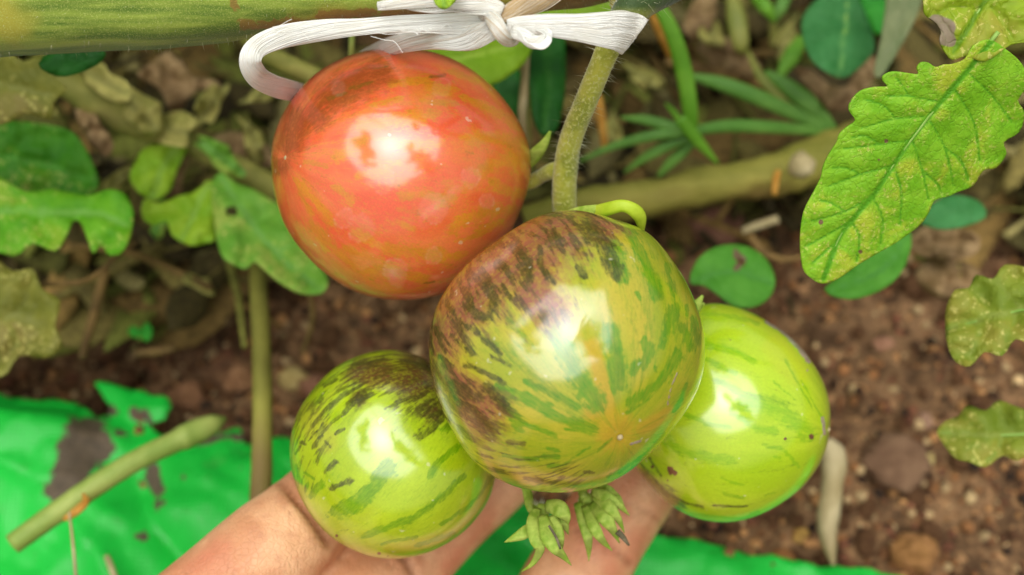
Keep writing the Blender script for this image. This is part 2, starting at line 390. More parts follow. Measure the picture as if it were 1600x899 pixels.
def soil_h(x, y):
    p = np.stack([x, y, np.zeros_like(x)], -1)
    h = (fbm(p * 22, 3) - 0.5) * 0.016 + (fbm(p * 75 + 5, 4) - 0.5) * 0.013 + np.maximum(fbm(p * 190 + 9, 3) - 0.5, 0) * 0.018 + np.maximum(fbm(p * 420 + 2, 2) - 0.5, 0) * 0.006
    px, py, d = PX(np.stack([x, y, np.zeros_like(x)], -1))
    for qx, qy, ra, de in ((-.10, .215, .055, .045), (-.17, .17, .05, .035), (-.13, .12, .03, .02), (.03, .25, .05, .02)):  # hollows added to the soil so less light reaches it there
        h = h - de * np.exp(-((x - qx) ** 2 + (y - qy) ** 2) / ra ** 2)
    flat = np.clip(((py - 640) / 120), 0, 1) * (np.hypot(x, y) < 1)
    return h * (1 - 0.45 * flat)
def axis(lo, hi, step, far, g=1.22):
    a = list(np.arange(lo, hi, step)); s = step
    while a[-1] < far: s *= g; a.append(a[-1] + s)
    s = step
    while a[0] > -far: s *= g; a.insert(0, a[0] - s)
    return np.array(a)
ax = axis(-0.24, 0.24, 0.0016, 60); ay = axis(0.0, 0.36, 0.0016, 60)
gx, gy = np.meshgrid(ax, ay); far = np.clip(1.3 - np.maximum(np.abs(gx), np.abs(gy - 0.2)) * 0.5, 0, 1)
gz = soil_h(gx, gy) * far
nx = len(ax); idx = np.arange(nx * len(ay)).reshape(len(ay), nx)
quads = np.stack([idx[:-1, :-1], idx[:-1, 1:], idx[1:, 1:], idx[1:, :-1]], -1).reshape(-1, 4)
mk('soil_ground', np.stack([gx, gy, gz], -1).reshape(-1, 3), quads, M['soil'], kind='structure', matrix=Matrix.Identity(4))

# ------------------------------------------------------------------ tomatoes
WMUL = {'d': 1.45, 'g': 1.5}
def tomato(name, label, c, d, rpx, pole, sil, crop, paint, mat, marks=(), pole_front=True, sub=7, lat=0.62):
    """c centre px; pole = px of the blossom end; sil = silhouette points in crop units; crop=(x0,y0,scale)"""
    x0, y0, s = crop
    C = W(c[0], c[1], d); R = rpx * d / KPX / 100
    back = CAM - C; back /= np.linalg.norm(back)
    right = np.cross(UP, back); right /= np.linalg.norm(right); up = np.cross(back, right)
    D, F = ico(sub)
    # silhouette
    S = np.array(sil, float) * s + np.array([x0, y0]) - np.array(c)
    ang = np.arctan2(-S[:, 1], S[:, 0]); rad = np.hypot(S[:, 0], S[:, 1]) / rpx
    o = np.argsort(ang); ang, rad = ang[o], rad[o]
    phi = np.arctan2(D[:, 1], D[:, 0]); fine = np.linspace(-math.pi, math.pi, 361)
    prof = np.interp(fine, np.r_[ang - 2 * math.pi, ang, ang + 2 * math.pi], np.r_[rad, rad, rad])
    k = np.hanning(25); k /= k.sum(); prof = np.convolve(np.r_[prof[-31:-1], prof, prof[1:31]], k, 'same')[30:-30]
    m = np.interp(phi, fine, prof); sp = D[:, 0] ** 2 + D[:, 1] ** 2
    rr = 1 + (m - 1) * sp ** 0.8
    # blossom-end axis
    q = (np.array(pole, float) - np.array(c)) / rpx; q[1] *= -1
    L2 = q @ q
    if L2 > 0.98: q = q / math.sqrt(L2) * 0.985; L2 = q @ q
    az = np.array([q[0], q[1], math.sqrt(1 - L2) * (1 if pole_front else -1)])
    cz = D @ az
    tmp = np.cross(az, [0.2, 1, 0.1]); tmp /= np.linalg.norm(tmp); bi = np.cross(az, tmp)
    lon = np.arctan2(D @ bi, D @ tmp); sl_ = np.sqrt(np.clip(1 - cz ** 2, 0, 1))
    rr = rr * (1 + 0.017 * np.cos(5 * lon + 0.7) * sl_ ** 1.5 * (0.6 - 0.5 * cz) + 0.02 * (fbm(D * 1.6 + c[0], 2) - 0.5))
    rr = rr - 0.012 * np.exp(-((1 - cz) / 0.004)) - 0.10 * np.exp(-((1 + cz) / 0.05))      # blossom dimple, stem hollow
    Vw = C + R * (rr * D[:, 0])[:, None] * right + R * (rr * D[:, 1])[:, None] * up + R * (rr * D[:, 2])[:, None] * back
    X, Y, _ = PX(Vw)
    view = CAM - Vw; view /= np.linalg.norm(view, axis=1)[:, None]
    nrm = (Vw - C) / np.linalg.norm(Vw - C, axis=1)[:, None]
    front = np.clip(((nrm * view).sum(1) + 0.06) / 0.12, 0, 1)
    P2 = (np.stack([X, Y], 1) - np.array([x0, y0])) / s
    wob = np.stack([fbm(D * 7 + 3, 3) - .5, fbm(D * 7 + 31, 3) - .5], 1) * 17
    A = np.zeros((len(D), 4)); ch = {'d': 0, 'g': 1, 'p': 2, 'o': 3}
    for kind, pts, w in paint:
        if kind == 'f': continue
        pts = np.array(pts, float).reshape(-1, 2)
        if kind in 'po': f = np.exp(-(seg_dist(P2, pts) / w) ** 2)
        else:
            pts = catmull(pts, 5) if len(pts) > 2 else pts
            f = np.clip(1 - seg_dist(P2 + wob, pts) / (w * WMUL[kind]), 0, 1)
        A[:, ch[kind]] = np.maximum(A[:, ch[kind]], f)
    A *= front[:, None]
    Mk = np.zeros((len(D), 4)); Mk[:, 3] = 0
    for kind, pts, w in paint:
        if kind == 'f': Mk[:, 3] = np.maximum(Mk[:, 3], np.exp(-(seg_dist(P2, np.array(pts, float).reshape(-1, 2)) / w) ** 2) * front)
    for kind, pts, w in marks:
        pts = np.array(pts, float).reshape(-1, 2); dd = seg_dist(P2, pts)
        if kind == 's': f = np.clip(1 - dd / (w * 1.6), 0, 1); Mk[:, 0] = np.maximum(Mk[:, 0], f * front)
        if kind == 'r':
            dd = dd * (1 + 0.9 * (fbm(D * 8, 3) - 0.5)); f = np.exp(-((dd - w) / 2.0) ** 2) * 0.9 * np.clip(fbm(D * 5 + pts[0, 0], 2) * 3 - .9, 0, 1) + 0.45 * (dd < w)
            Mk[:, 1] = np.maximum(Mk[:, 1], f * front)
        if kind == 'c': f = np.clip(1 - dd / (w * 1.4), 0, 1); Mk[:, 2] = np.maximum(Mk[:, 2], f * front)
    fr = 1.0
    streak = np.stack([np.cos(lon) * 2.6, np.sin(lon) * 2.6, np.arccos(np.clip(cz, -1, 1)) * lat], 1)
    e1, e2, e3 = (tmp[0] * right + tmp[1] * up + tmp[2] * back), (bi[0] * right + bi[1] * up + bi[2] * back), (az[0] * right + az[1] * up + az[2] * back)
    mt = Matrix(((e1[0], e2[0], e3[0], C[0]), (e1[1], e2[1], e3[1], C[1]), (e1[2], e2[2], e3[2], C[2]), (0, 0, 0, 1)))
    o = mk(name, Vw, F, mat, label=label, cat='tomato', group='tomatoes of one truss', matrix=mt, attrs={'paint': A, 'mark': Mk, 'streak': streak, 'back': 1 - front})
    # blossom scar: a small corky nipple
    Vn, Fn = ico(2)
    z = C + e3 * R * 0.988
    Vn = Vn * np.array([1, 1, 0.8]) * (1 + 0.3 * (vnoise(Vn * 2 + 3) - 0.5))[:, None] * 0.00048
    mk('blossom_scar', z + Vn[:, :1] * e1 + Vn[:, 1:2] * e2 + Vn[:, 2:] * e3, Fn, M['straw'], parent=o)
    return o, C, R, e3

# --- centre tomato
cc = (640, 310, 470 / 899)
paint = [('d', p, w) for p, w in [
    ((480, 55, 510, 90, 530, 125), 17), ((535, 75, 580, 140, 615, 215), 34), ((388, 150, 396, 200, 430, 250), 18), ((432, 100, 455, 138), 16), ((300, 140, 348, 180, 356, 240), 20),
    ((270, 190, 296, 232), 10), ((205, 240, 250, 290, 240, 360), 22), ((165, 275, 192, 340, 226, 358), 18), ((115, 310, 150, 370, 200, 402), 15), ((125, 410, 185, 465), 14), ((75, 390, 110, 462), 12),
    ((165, 495, 280, 552), 13), ((215, 420, 270, 462), 11), ((62, 505, 110, 560, 200, 590), 34), ((120, 590, 190, 640, 250, 690), 34), ((230, 560, 290, 620), 20), ((150, 690, 190, 725), 12),
    ((215, 770, 245, 775), 9), ((345, 835, 390, 840), 16), ((300, 730, 345, 735), 9), ((420, 855, 465, 835), 7), ((90, 470, 130, 500), 12), ((330, 255, 350, 280), 12), ((500, 205, 525, 235), 14), ((280, 260, 300, 300), 12),
    ((60, 410, 66, 470), 8), ((100, 600, 120, 660), 10), ((240, 470, 300, 500), 9), ((520, 815, 545, 820), 8)]]
paint += [('g', p, w) for p, w in [
    ((655, 95, 700, 180, 722, 235, 742, 292), 26), ((600, 120, 625, 180, 640, 235), 26), ((770, 205, 786, 282), 14), ((790, 330, 772, 400, 756, 442), 22), ((818, 385, 842, 442), 18), ((700, 425, 712, 470, 668, 520), 22),
    ((596, 400, 622, 480, 628, 560), 34), ((805, 470, 742, 560, 660, 612), 20), ((440, 390, 478, 500, 562, 612), 40), ((350, 545, 500, 622), 18), ((360, 595, 440, 650, 545, 690), 24), ((260, 560, 420, 622), 16),
    ((470, 690, 560, 690), 9), ((830, 560, 790, 640), 10), ((760, 520, 700, 602), 11), ((590, 838, 690, 775, 760, 705), 8), ((675, 285, 685, 300), 9), ((822, 320, 828, 345), 9), ((735, 505, 736, 520), 6), ((846, 360, 862, 430), 14),
    ((280, 770, 380, 785), 9), ((400, 775, 445, 775), 11), ((410, 750, 450, 755), 7), ((415, 800, 470, 795), 9), ((470, 790, 540, 740), 5), ((280, 610, 330, 690), 24), ((560, 760, 600, 720), 5), ((610, 850, 680, 800), 6), ((645, 640, 720, 600), 6), ((300, 660, 440, 715), 10)]]
paint += [('p', p, w) for p, w in [((450, 100, 300, 180, 190, 280), 125), ((400, 200), 110), ((150, 330, 100, 430), 85), ((110, 540, 220, 640), 80), ((580, 80), 70), ((360, 280, 420, 330), 80)]]
paint += [('o', p, w) for p, w in [((615, 692), 75), ((600, 640, 545, 440), 26), ((550, 640), 36), ((690, 690, 780, 640), 22)]]
paint += [('f', (80, 480, 130, 330, 260, 170, 480, 80), 120), ('f', (230, 780, 480, 830), 40)]
sil = [(700, 90), (780, 180), (840, 290), (870, 400), (874, 480), (860, 560), (815, 640), (765, 708), (700, 770), (625, 830), (560, 858), (480, 875), (400, 873), (300, 852), (205, 795), (140, 710), (90, 620), (60, 520), (54, 440), (72, 350), (108, 285), (160, 215), (240, 140), (320, 85), (400, 52), (480, 42), (560, 52), (640, 75)]
M['tom_c'] = mat_tomato('tomato_marbled', lin(158, 170, 24), lin(190, 176, 46), lin(60, 62, 16), lin(82, 148, 0), lin(150, 88, 64), lin(206, 158, 40), generic=0.55)
tC = tomato('tomato', 'large marbled tomato in the middle, purple shouldered with dark green flecks over yellow', (882, 550), 19.5, 215, (961.6, 672), sil, cc, paint, M['tom_c'],
            marks=[('s', (143, 610), 4), ('c', (660, 735, 690, 725), 5), ('c', (800, 520, 780, 570, 770, 620), 2.5), ('s', (185, 640), 3)])
# --- red tomato
cr = (400, 60, 460 / 962)
paint = [('g', p, w) for p, w in [
    ((570, 165, 640, 168), 28), ((545, 205, 650, 212), 15), ((490, 265, 580, 258), 28), ((350, 285, 480, 262), 28), ((270, 385, 350, 330), 26), ((335, 452, 430, 425), 20), ((440, 410, 470, 405), 12), ((430, 350, 600, 345), 20),
    ((470, 515, 560, 512, 650, 522), 20), ((590, 550, 640, 522), 12), ((700, 330, 790, 325, 880, 345), 34), ((740, 425, 880, 392), 38), ((680, 195, 800, 250), 16), ((830, 265, 860, 300), 22), ((330, 640, 450, 690, 600, 705), 26),
    ((430, 592, 520, 622), 14), ((200, 620, 300, 722, 430, 785), 20), ((300, 690, 400, 740, 545, 785), 24), ((640, 622, 700, 582, 860, 562), 24), ((255, 488, 312, 532), 16), ((150, 480, 250, 600), 18), ((130, 460, 180, 572), 12),
    ((780, 480, 880, 520), 28), ((600, 722, 690, 702), 14), ((230, 420, 160, 405), 10), ((440, 150, 560, 130), 14), ((640, 110, 720, 140), 14), ((720, 640, 800, 600), 18), ((180, 600, 230, 690), 12), ((380, 215, 470, 195), 14), ((650, 660, 730, 640), 10)]]
paint += [('d', p, w) for p, w in [((570, 122, 615, 118), 7), ((390, 100, 430, 92), 6), ((300, 165, 380, 140), 8), ((240, 200, 290, 180), 7), ((550, 798, 580, 796), 4)]]
paint += [('p', p, w) for p, w in [((240, 200, 400, 110), 62), ((140, 270, 110, 340), 55), ((200, 250), 60), ((75, 420), 40)]]
paint += [('o', p, w) for p, w in [((700, 360, 880, 420), 90), ((380, 330), 90), ((560, 200), 80), ((330, 720), 80)]]
sil = [(60, 410), (75, 310), (120, 220), (190, 140), (280, 85), (380, 52), (480, 45), (580, 55), (680, 90), (770, 150), (840, 235), (885, 330), (897, 420), (887, 510), (850, 600), (785, 695), (695, 785), (600, 838), (510, 858), (420, 857), (330, 832), (250, 788), (170, 712), (108, 625), (73, 520)]
M['tom_r'] = mat_tomato('tomato_red', lin(230, 92, 52), lin(234, 120, 68), lin(130, 88, 26), lin(214, 146, 26), lin(164, 76, 34), lin(220, 118, 38), rough=0.36, gsoft=0.3, generic=0.5, gstr=0.8, streaks=0.45, flecks=0.15)
tR = tomato('tomato', 'ripe orange red tomato mottled with yellow, hanging under the white twine', (628, 276), 21.8, 200, (458, 250), sil, cr, paint, M['tom_r'], lat=1.35,
            marks=[('r', (605, 165), 34), ('r', (700, 455), 36), ('r', (585, 562), 50), ('r', (345, 625), 44), ('r', (412, 458), 44), ('r', (755, 527), 24), ('r', (455, 762), 40), ('r', (285, 592), 30), ('r', (580, 717), 28), ('r', (270, 165), 24)])
# --- lower left tomato
cl = (430, 530, 360 / 899)
paint = [('d', p, w) for p, w in [
    ((385, 157, 450, 128, 525, 112), 9), ((305, 102, 420, 72), 10), ((145, 340, 225, 252, 350, 168), 11), ((290, 255, 375, 212), 20), ((400, 188, 445, 165), 7), ((262, 302, 300, 252), 9), ((190, 182, 238, 160), 10), ((130, 400, 190, 330), 6),
    ((100, 402, 122, 410), 11), ((165, 392, 182, 380), 8), ((195, 515, 238, 480), 14), ((170, 252, 188, 235), 8), ((220, 580, 300, 545), 15), ((560, 378, 650, 322), 22), ((470, 245, 560, 225), 10), ((600, 300, 680, 280), 18), ((430, 270, 500, 240), 9), ((360, 100, 440, 110), 8), ((500, 90, 600, 110), 18), ((235, 370, 270, 350), 9), ((75, 450, 100, 420), 7), ((190, 400, 215, 420), 6)]]
paint += [('g', p, w) for p, w in [
    ((86, 498, 96, 562), 12), ((140, 612, 178, 568), 20), ((120, 520, 150, 545), 8), ((240, 670, 330, 640, 440, 510), 40), ((250, 682, 300, 665), 18), ((350, 768, 500, 715, 600, 655, 735, 538), 17), ((606, 532, 640, 480, 712, 420), 20),
    ((420, 800, 550, 770), 9), ((550, 806, 700, 758), 11), ((845, 540, 770, 640, 650, 722), 10), ((120, 590, 128, 560), 7), ((380, 540, 440, 470), 22), ((640, 350, 700, 330), 20)]]
paint += [('p', p, w) for p, w in [((540, 175), 115), ((420, 125, 330, 130), 75), ((560, 90, 650, 160), 110), ((330, 230), 50), ((620, 280), 70)]]
paint += [('o', p, w) for p, w in [((200, 400, 130, 300), 60), ((450, 820, 700, 770), 30)]]
paint += [('f', (90, 450, 140, 300, 280, 150, 520, 110), 95), ('f', (110, 540), 50)]
sil = [(62, 440), (70, 350), (110, 250), (170, 170), (250, 100), (340, 62), (430, 45), (520, 55), (600, 85), (680, 140), (760, 220), (830, 320), (865, 430), (862, 540), (830, 640), (770, 720), (690, 785), (590, 830), (480, 847), (390, 838), (300, 805), (220, 755), (150, 680), (95, 580)]
M['tom_l'] = mat_tomato('tomato_green_flecked', lin(166, 190, 16), lin(182, 206, 34), lin(68, 68, 22), lin(104, 158, 0), lin(92, 66, 36), lin(178, 176, 40), generic=0.12, streaks=0.35)
tL = tomato('tomato', 'lime green tomato with a dark flecked shoulder, resting on the fingers', (614, 708), 21.8, 160.5, (500, 820), sil, cl, paint, M['tom_l'], pole_front=False, marks=[('s', (240, 767), 8), ('s', (405, 836), 9), ('s', (440, 846), 5), ('s', (782, 720), 5)])
# --- right tomato
cg = (980, 460, 330 / 802)
paint = [('g', p, w) for p, w in [
    ((290, 70, 400, 84, 495, 112), 12), ((300, 182, 400, 215, 480, 252), 18), ((295, 240, 410, 302), 12), ((390, 445, 480, 500, 560, 522), 20), ((430, 408, 560, 430, 690, 525), 42), ((600, 430, 665, 545), 20), ((140, 540, 230, 600, 400, 632), 26),
    ((520, 570, 590, 590), 12), ((598, 598, 650, 655), 9), ((558, 615, 580, 620), 8), ((300, 490, 390, 502), 13), ((360, 702, 440, 725), 5), ((370, 756, 440, 772), 8), ((520, 765, 560, 752), 6), ((240, 832, 420, 852, 500, 830), 8), ((600, 250, 700, 430), 5), ((660, 330, 740, 470), 5), ((555, 332, 640, 402), 4), ((340, 330, 470, 390), 14), ((220, 460, 290, 480), 10)]]
paint += [('d', p, w) for p, w in [((45, 640, 160, 760, 290, 810), 7), ((330, 804, 450, 806), 5), ((85, 620, 130, 690), 6)]]
paint += [('o', p, w) for p, w in [((560, 200, 640, 300), 60), ((480, 90), 40)]]
paint += [('p', p, w) for p, w in [((60, 690, 200, 800), 30)]]
sil = [(280, 45), (360, 42), (450, 65), (540, 110), (620, 165), (690, 250), (740, 350), (757, 440), (750, 530), (720, 620), (670, 700), (600, 765), (520, 815), (420, 850), (340, 855), (240, 835), (150, 780), (80, 710), (30, 640), (-20, 540), (-40, 440), (-10, 320), (60, 210), (150, 110)]
M['tom_g'] = mat_tomato('tomato_lime', lin(170, 204, 16), lin(186, 214, 34), lin(66, 84, 18), lin(128, 186, 0), lin(120, 120, 40), lin(194, 208, 30), gsoft=0.26, gstr=0.8, streaks=0.25)
tG = tomato('tomato', 'plain lime green tomato on the right with a corky scar near its top', (1126, 645), 22.6, 166, (1292, 668), sil, cg, paint, M['tom_g'],
            marks=[('c', (530, 105, 590, 138, 650, 200, 690, 255), 13), ('c', (742, 470, 750, 530), 9), ('s', (700, 543), 13), ('s', (600, 548), 8), ('s', (165, 668), 19), ('s', (182, 680), 12), ('s', (95, 655), 9), ('s', (155, 706), 6), ('s', (392, 175), 5), ('s', (322, 715), 3), ('c', (684, 290), 6)])

# ------------------------------------------------------------------ vine stem, truss, twine
q = [(-900, 40, 19.5), (-300, 30, 19.8), (111, 10, 20), (300, 2, 20), (500, -16, 20), (700, -28, 20.2), (860, -42, 20.6), (960, -62, 21), (1150, -150, 21.8), (1500, -420, 24)]
wd = [150, 148, 140, 136, 112, 104, 112, 116, 116, 112]
qq = catmull([list(a) + [b] for a, b in zip(q, wd)], 26)
Pst = W(qq[:, 0], qq[:, 1], qq[:, 2])
V, F = tube(Pst, qq[:, 3] * qq[:, 2] / KPX / 200, sides=72, lump=0.03, ribs=0.035)
X, Y, _ = PX(V)
P2 = np.stack([X, Y], 1)
br = np.zeros(len(V))
for p, w in [((380, 38, 480, 36), 13), ((500, 24, 640, 20), 11), ((365, 2, 368, 14), 8), ((640, 16, 760, 10), 10), ((850, 12, 940, -4), 30)]:
    br = np.maximum(br, np.exp(-(seg_dist(P2, np.array(p, float).reshape(-1, 2)) / w) ** 2))
vine = mk('vine_stem', V, F, M['stem'], label='thick hairy green vine stem running along the top of the view', cat='stem', attrs={'brown': br}, matrix=Matrix.Translation(Vector(W(500, 0, 20))))
def hairs(parent, P, R, n, L0, L1, name='hairs', mat=None):
    T, N, B = frames(P); mb = MB(); R = np.broadcast_to(R, (len(P),))
    for _ in range(n):
        i = random.randrange(len(P)); a = random.random() * 6.283
        dr = N[i] * math.cos(a) + B[i] * math.sin(a) + T[i] * random.uniform(-.25, .25)
        b = P[i] + (N[i] * math.cos(a) + B[i] * math.sin(a)) * R[i] * 0.98 + T[i] * random.uniform(-.001, .001)
        L = random.uniform(L0, L1); w = 0.000035
        t2 = b + dr * L + np.array([0, 0, -0.12 * L])
        mb.add([b + T[i] * w, b - T[i] * w, b + np.cross(T[i], dr) * w, t2], [[0, 1, 3], [1, 2, 3], [2, 0, 3]])
    return mb.build(name, mat or M['hair'], parent=parent, kind='stuff')
hairs(vine, Pst[30:220], (qq[:, 3] * qq[:, 2] / KPX / 200)[30:220], 900, .0006, .0016)

tq = [(1180, -160, 19.6, 90), (1080, -60, 19.4, 84), (1000, 0, 19.2, 62), (966, 45, 19.2, 44), (942, 95, 19.4, 37), (915, 160, 20.1, 36), (893, 215, 20.8, 36), (884, 262, 21.3, 38), (882, 320, 21.8, 37), (888, 400, 22.3, 34), (905, 480, 22.8, 30), (930, 600, 23.2, 28)]
tqc = catmull(np.array(tq, float), 10); Pt = W(tqc[:, 0], tqc[:, 1], tqc[:, 2]); Rt = tqc[:, 3] * tqc[:, 2] / KPX / 200
V, F = tube(Pt, Rt, sides=24, lump=0.05)
X, Y, _ = PX(V)
truss = mk('truss_stalk', V, F, M['truss'], label='yellow green fruit stalk hanging from the twine between the tomatoes', cat='stalk', attrs={'brown': np.clip((40 - Y) / 30, 0, 1)}, matrix=Matrix.Translation(Vector(W(900, 200, 20.8))))
hairs(truss, Pt[8:70], Rt[8:70], 260, .0008, .0028)
hairs(truss, Pt[8:85], Rt[8:85], 900, .0002, .0005)
def pedicel(pts, w, parent=truss, name='pedicel'):
    V, F = stalk(pts, w, 8, sides=14, lump=0.06)
    return mk(name, V, F, M['truss'], parent=parent, attrs={'brown': np.full(len(V), 0.12)})
pedicel([(884, 262, 21.4), (862, 268, 21.6), (845, 276, 21.9), (828, 285, 22.1), (800, 290, 22.2)], [30, 26, 22, 24, 26])
pedicel([(905, 480, 22.8), (1000, 520, 24.4), (1040, 570, 24.4)], [22, 20, 18])
pedicel([(905, 480, 22.8), (860, 560, 23.6), (790, 640, 23.8), (740, 650, 23.6)], [22, 18, 18, 18])
pedicel([(892, 400, 22.4), (900, 430, 21.9), (897, 470, 21.6)], [24, 22, 22])

def sepal(pts, w, mat, parent, name='sepal', th=0.0004, fold=0.25):
    """narrow pointed bract along pts (px,py,d) with pixel widths"""
    q = catmull(np.array([list(p) + [x] for p, x in zip(pts, w)], float), 6)
    P = W(q[:, 0], q[:, 1], q[:, 2]); T = np.gradient(P, axis=0); T /= np.linalg.norm(T, axis=1)[:, None]
    view = CAM - P; view /= np.linalg.norm(view, axis=1)[:, None]
    S = np.cross(T, view); S /= np.linalg.norm(S, axis=1)[:, None]; Nn = np.cross(S, T)
    hw = (q[:, 3] * q[:, 2] / KPX / 200)[:, None]
    cols = [P + S * hw * u + Nn * hw * fold * (1 - u * u) for u in (-1, -0.5, 0, 0.5, 1)]
    V = np.stack(cols, 1).reshape(-1, 3); m = len(P)
    F = [[i * 5 + j, i * 5 + j + 1, (i + 1) * 5 + j + 1, (i + 1) * 5 + j] for i in range(m - 1) for j in range(4)]
    o = mk(name, V, F, mat, parent=parent); solid(o, th); return o
# calyx lobes that peep out behind fruit
sepal([(815, 262, 21.9), (838, 240, 21.6), (852, 222, 21.4), (860, 205, 21.3)], [22, 20, 12, 3], M['calyx'], tR[0])
sepal([(905, 338, 20.2), (945, 328, 19.6), (975, 322, 19.4), (998, 336, 19.5), (1003, 362, 19.9)], [16, 20, 18, 20, 6], M['sepal_bright'], tC[0])
sepal([(860, 350, 20.6), (900, 332, 20.0), (940, 326, 19.7), (965, 322, 19.6)], [14, 14, 12, 3], M['calyx'], tC[0])
sepal([(1070, 500, 21.5), (1086, 480, 21.2), (1098, 462, 21.1)], [22, 16, 3], M['calyx'], tG[0])
sepal([(1084, 490, 21.5), (1093, 480, 21.4), (1100, 474, 21.3)], [10, 8, 3], M['calyx'], tG[0])

# twine ------------------------------------------------------------
def fibres(name, pts, nf, parent, twist=1.0, brown=0.0, core=True, thick=0.35, seed=0, cup=0.0, frac=(0, 1), wob=0.09, fr=0.00006):
    """pts: (px,py,d,width px); a flat bundle of plastic fibres"""
    r = np.random.default_rng(seed + 100)
    q = catmull(np.array(pts, float), 10); P = W(q[:, 0], q[:, 1], q[:, 2]); m = len(P)
    T = np.gradient(P, axis=0); T /= np.linalg.norm(T, axis=1)[:, None]
    view = CAM - P; view /= np.linalg.norm(view, axis=1)[:, None]
    S = np.cross(T, view); S /= np.linalg.norm(S, axis=1)[:, None]; Nn = np.cross(S, T)
    hw = q[:, 3] * q[:, 2] / KPX / 200; s = np.linspace(0, 1, m)
    mb = MB(); A = []
    if core:
        a = np.linspace(0, 2 * math.pi, 16, endpoint=False)
        rip = 1 + 0.06 * np.cos(a * 7 + 1)
        V = (P[:, None] + S[:, None] * (np.cos(a) * rip)[None, :, None] * hw[:, None, None] * 0.95 + Nn[:, None] * (np.sin(a) * rip)[None, :, None] * hw[:, None, None] * thick * 0.93).reshape(-1, 3)
        mb.add(V, [[i * 16 + j, i * 16 + (j + 1) % 16, (i + 1) * 16 + (j + 1) % 16, (i + 1) * 16 + j] for i in range(m - 1) for j in range(16)] + [list(range(16))[::-1], [(m - 1) * 16 + j for j in range(16)]])
        A.append(np.full(len(V), brown * 0.8))
    for f in range(int(nf * 1.7)):
        a0 = r.uniform(0, 2 * math.pi); rad = r.uniform(0.93, 1.0) if r.random() < .93 else r.uniform(1, 1.12)
        an = a0 + twist * s * 2 * math.pi + wob * 6 * (fbm(np.stack([s * 4 + f * 7.1, s * 0, s * 0], 1), 2) - 0.5)
        c = P + S * (np.cos(an) * rad * hw)[:, None] + Nn * (np.sin(an) * rad * hw * thick + cup * hw * np.cos(an) ** 2)[:, None]
        i0 = int(r.uniform(0, 0.08) * m); i1 = m - int(r.uniform(0, 0.05) * m)
        V, F = tube(c[i0:i1], fr * r.uniform(0.5, 1.8), sides=4)
        mb.add(V, F); A.append(np.full(len(V), np.clip(brown + r.uniform(-.25, .25), 0, 1)))
    return mb.build(name, M['twine'], parent=parent, attrs={'brown': np.concatenate(A)})
twine = empty('twine', W(770, 40, 18.6), 'white plastic twine knotted round the vine stem and fruit stalk', 'twine')
fibres('loop', [(530, 168, 23.6, 24), (500, 156, 22.8, 26), (468, 146, 21.6, 28), (432, 136, 20.2, 32), (402, 120, 19.2, 34), (391, 96, 18.8, 32), (402, 74, 18.8, 32), (440, 58, 18.8, 34), (500, 47, 18.7, 30), (560, 42, 18.6, 24), (620, 38, 18.5, 24), (690, 38, 18.4, 28), (740, 40, 18.3, 34), (770, 44, 18.2, 30)], 90, twine, twist=0.7, brown=0.05, seed=1)
fibres('strand', [(520, 135, 23.6, 16), (545, 106, 22.7, 18), (585, 82, 21.4, 24), (630, 67, 20.0, 27), (680, 62, 18.7, 30), (725, 60, 18.4, 38), (755, 52, 18.2, 34), (775, 44, 18.15, 26)], 70, twine, twist=0.55, seed=2, brown=0.12)
fibres('strand', [(752, 34, 18.3, 16), (764, 24, 18.0, 20), (775, 38, 17.75, 24), (784, 54, 17.75, 22), (794, 64, 17.95, 18), (804, 62, 18.25, 14), (800, 46, 18.5, 12)], 60, twine, twist=0.5, seed=3, brown=0.4, thick=0.6).name = 'knot'
fibres('strand', [(776, 28, 18.0, 14), (792, 22, 18.0, 24), (815, 12, 18.1, 30), (850, -4, 18.5, 34), (885, -25, 19.2, 32)], 60, twine, twist=0.25, seed=4, brown=0.75)
fibres('strand', [(590, 10, 18.2, 13), (630, 6, 18.1, 15), (680, 2, 18.0, 18), (720, 2, 17.9, 26), (760, 8, 17.9, 26), (785, 18, 17.9, 20)], 50, twine, twist=0.3, seed=5, brown=0.15)
fibres('strand', [(636, 13, 18.2, 4), (670, 17, 18.1, 6), (710, 16, 18.0, 8), (760, 20, 17.9, 8)], 12, twine, twist=0.6, seed=6, core=False)
fibres('ribbon', [(792, 40, 18.0, 18), (815, 39, 18.0, 24), (850, 40, 18.0, 32), (900, 44, 18.1, 40), (940, 47, 18.2, 52), (966, 49, 18.35, 60), (984, 54, 18.6, 66), (990, 58, 18.7, 66)], 110, twine, twist=0.08, seed=7, thick=0.16, brown=0.1)
fibres('loose_end', [(800, 48, 17.9, 22), (818, 56, 17.8, 20), (832, 66, 17.8, 20), (848, 64, 17.8, 18), (856, 54, 17.9, 12), (850, 46, 18.0, 8)], 40, twine, twist=0.5, seed=8, brown=0.1)
mb = MB()
for f in range(26):
    o = random.uniform(-7, 7)
    V, F = tube(catmull(W([802 + o * .3, 815, 828 + o, 846 + o * .8, 858 + o * .5, 850, 838], [46 + o, 58 + o * .8, 70 + o * .7, 72 + o * .5, 60 + o * .3, 50 + o * .4, 48], [17.9, 17.75, 17.7, 17.7, 17.75, 17.85, 17.95]), 6), 0.00013, sides=5)
    mb.add(V, F)
mb.build('frayed_fibres', M['twine'], parent=twine, attrs={'brown': np.zeros(mb.n)})

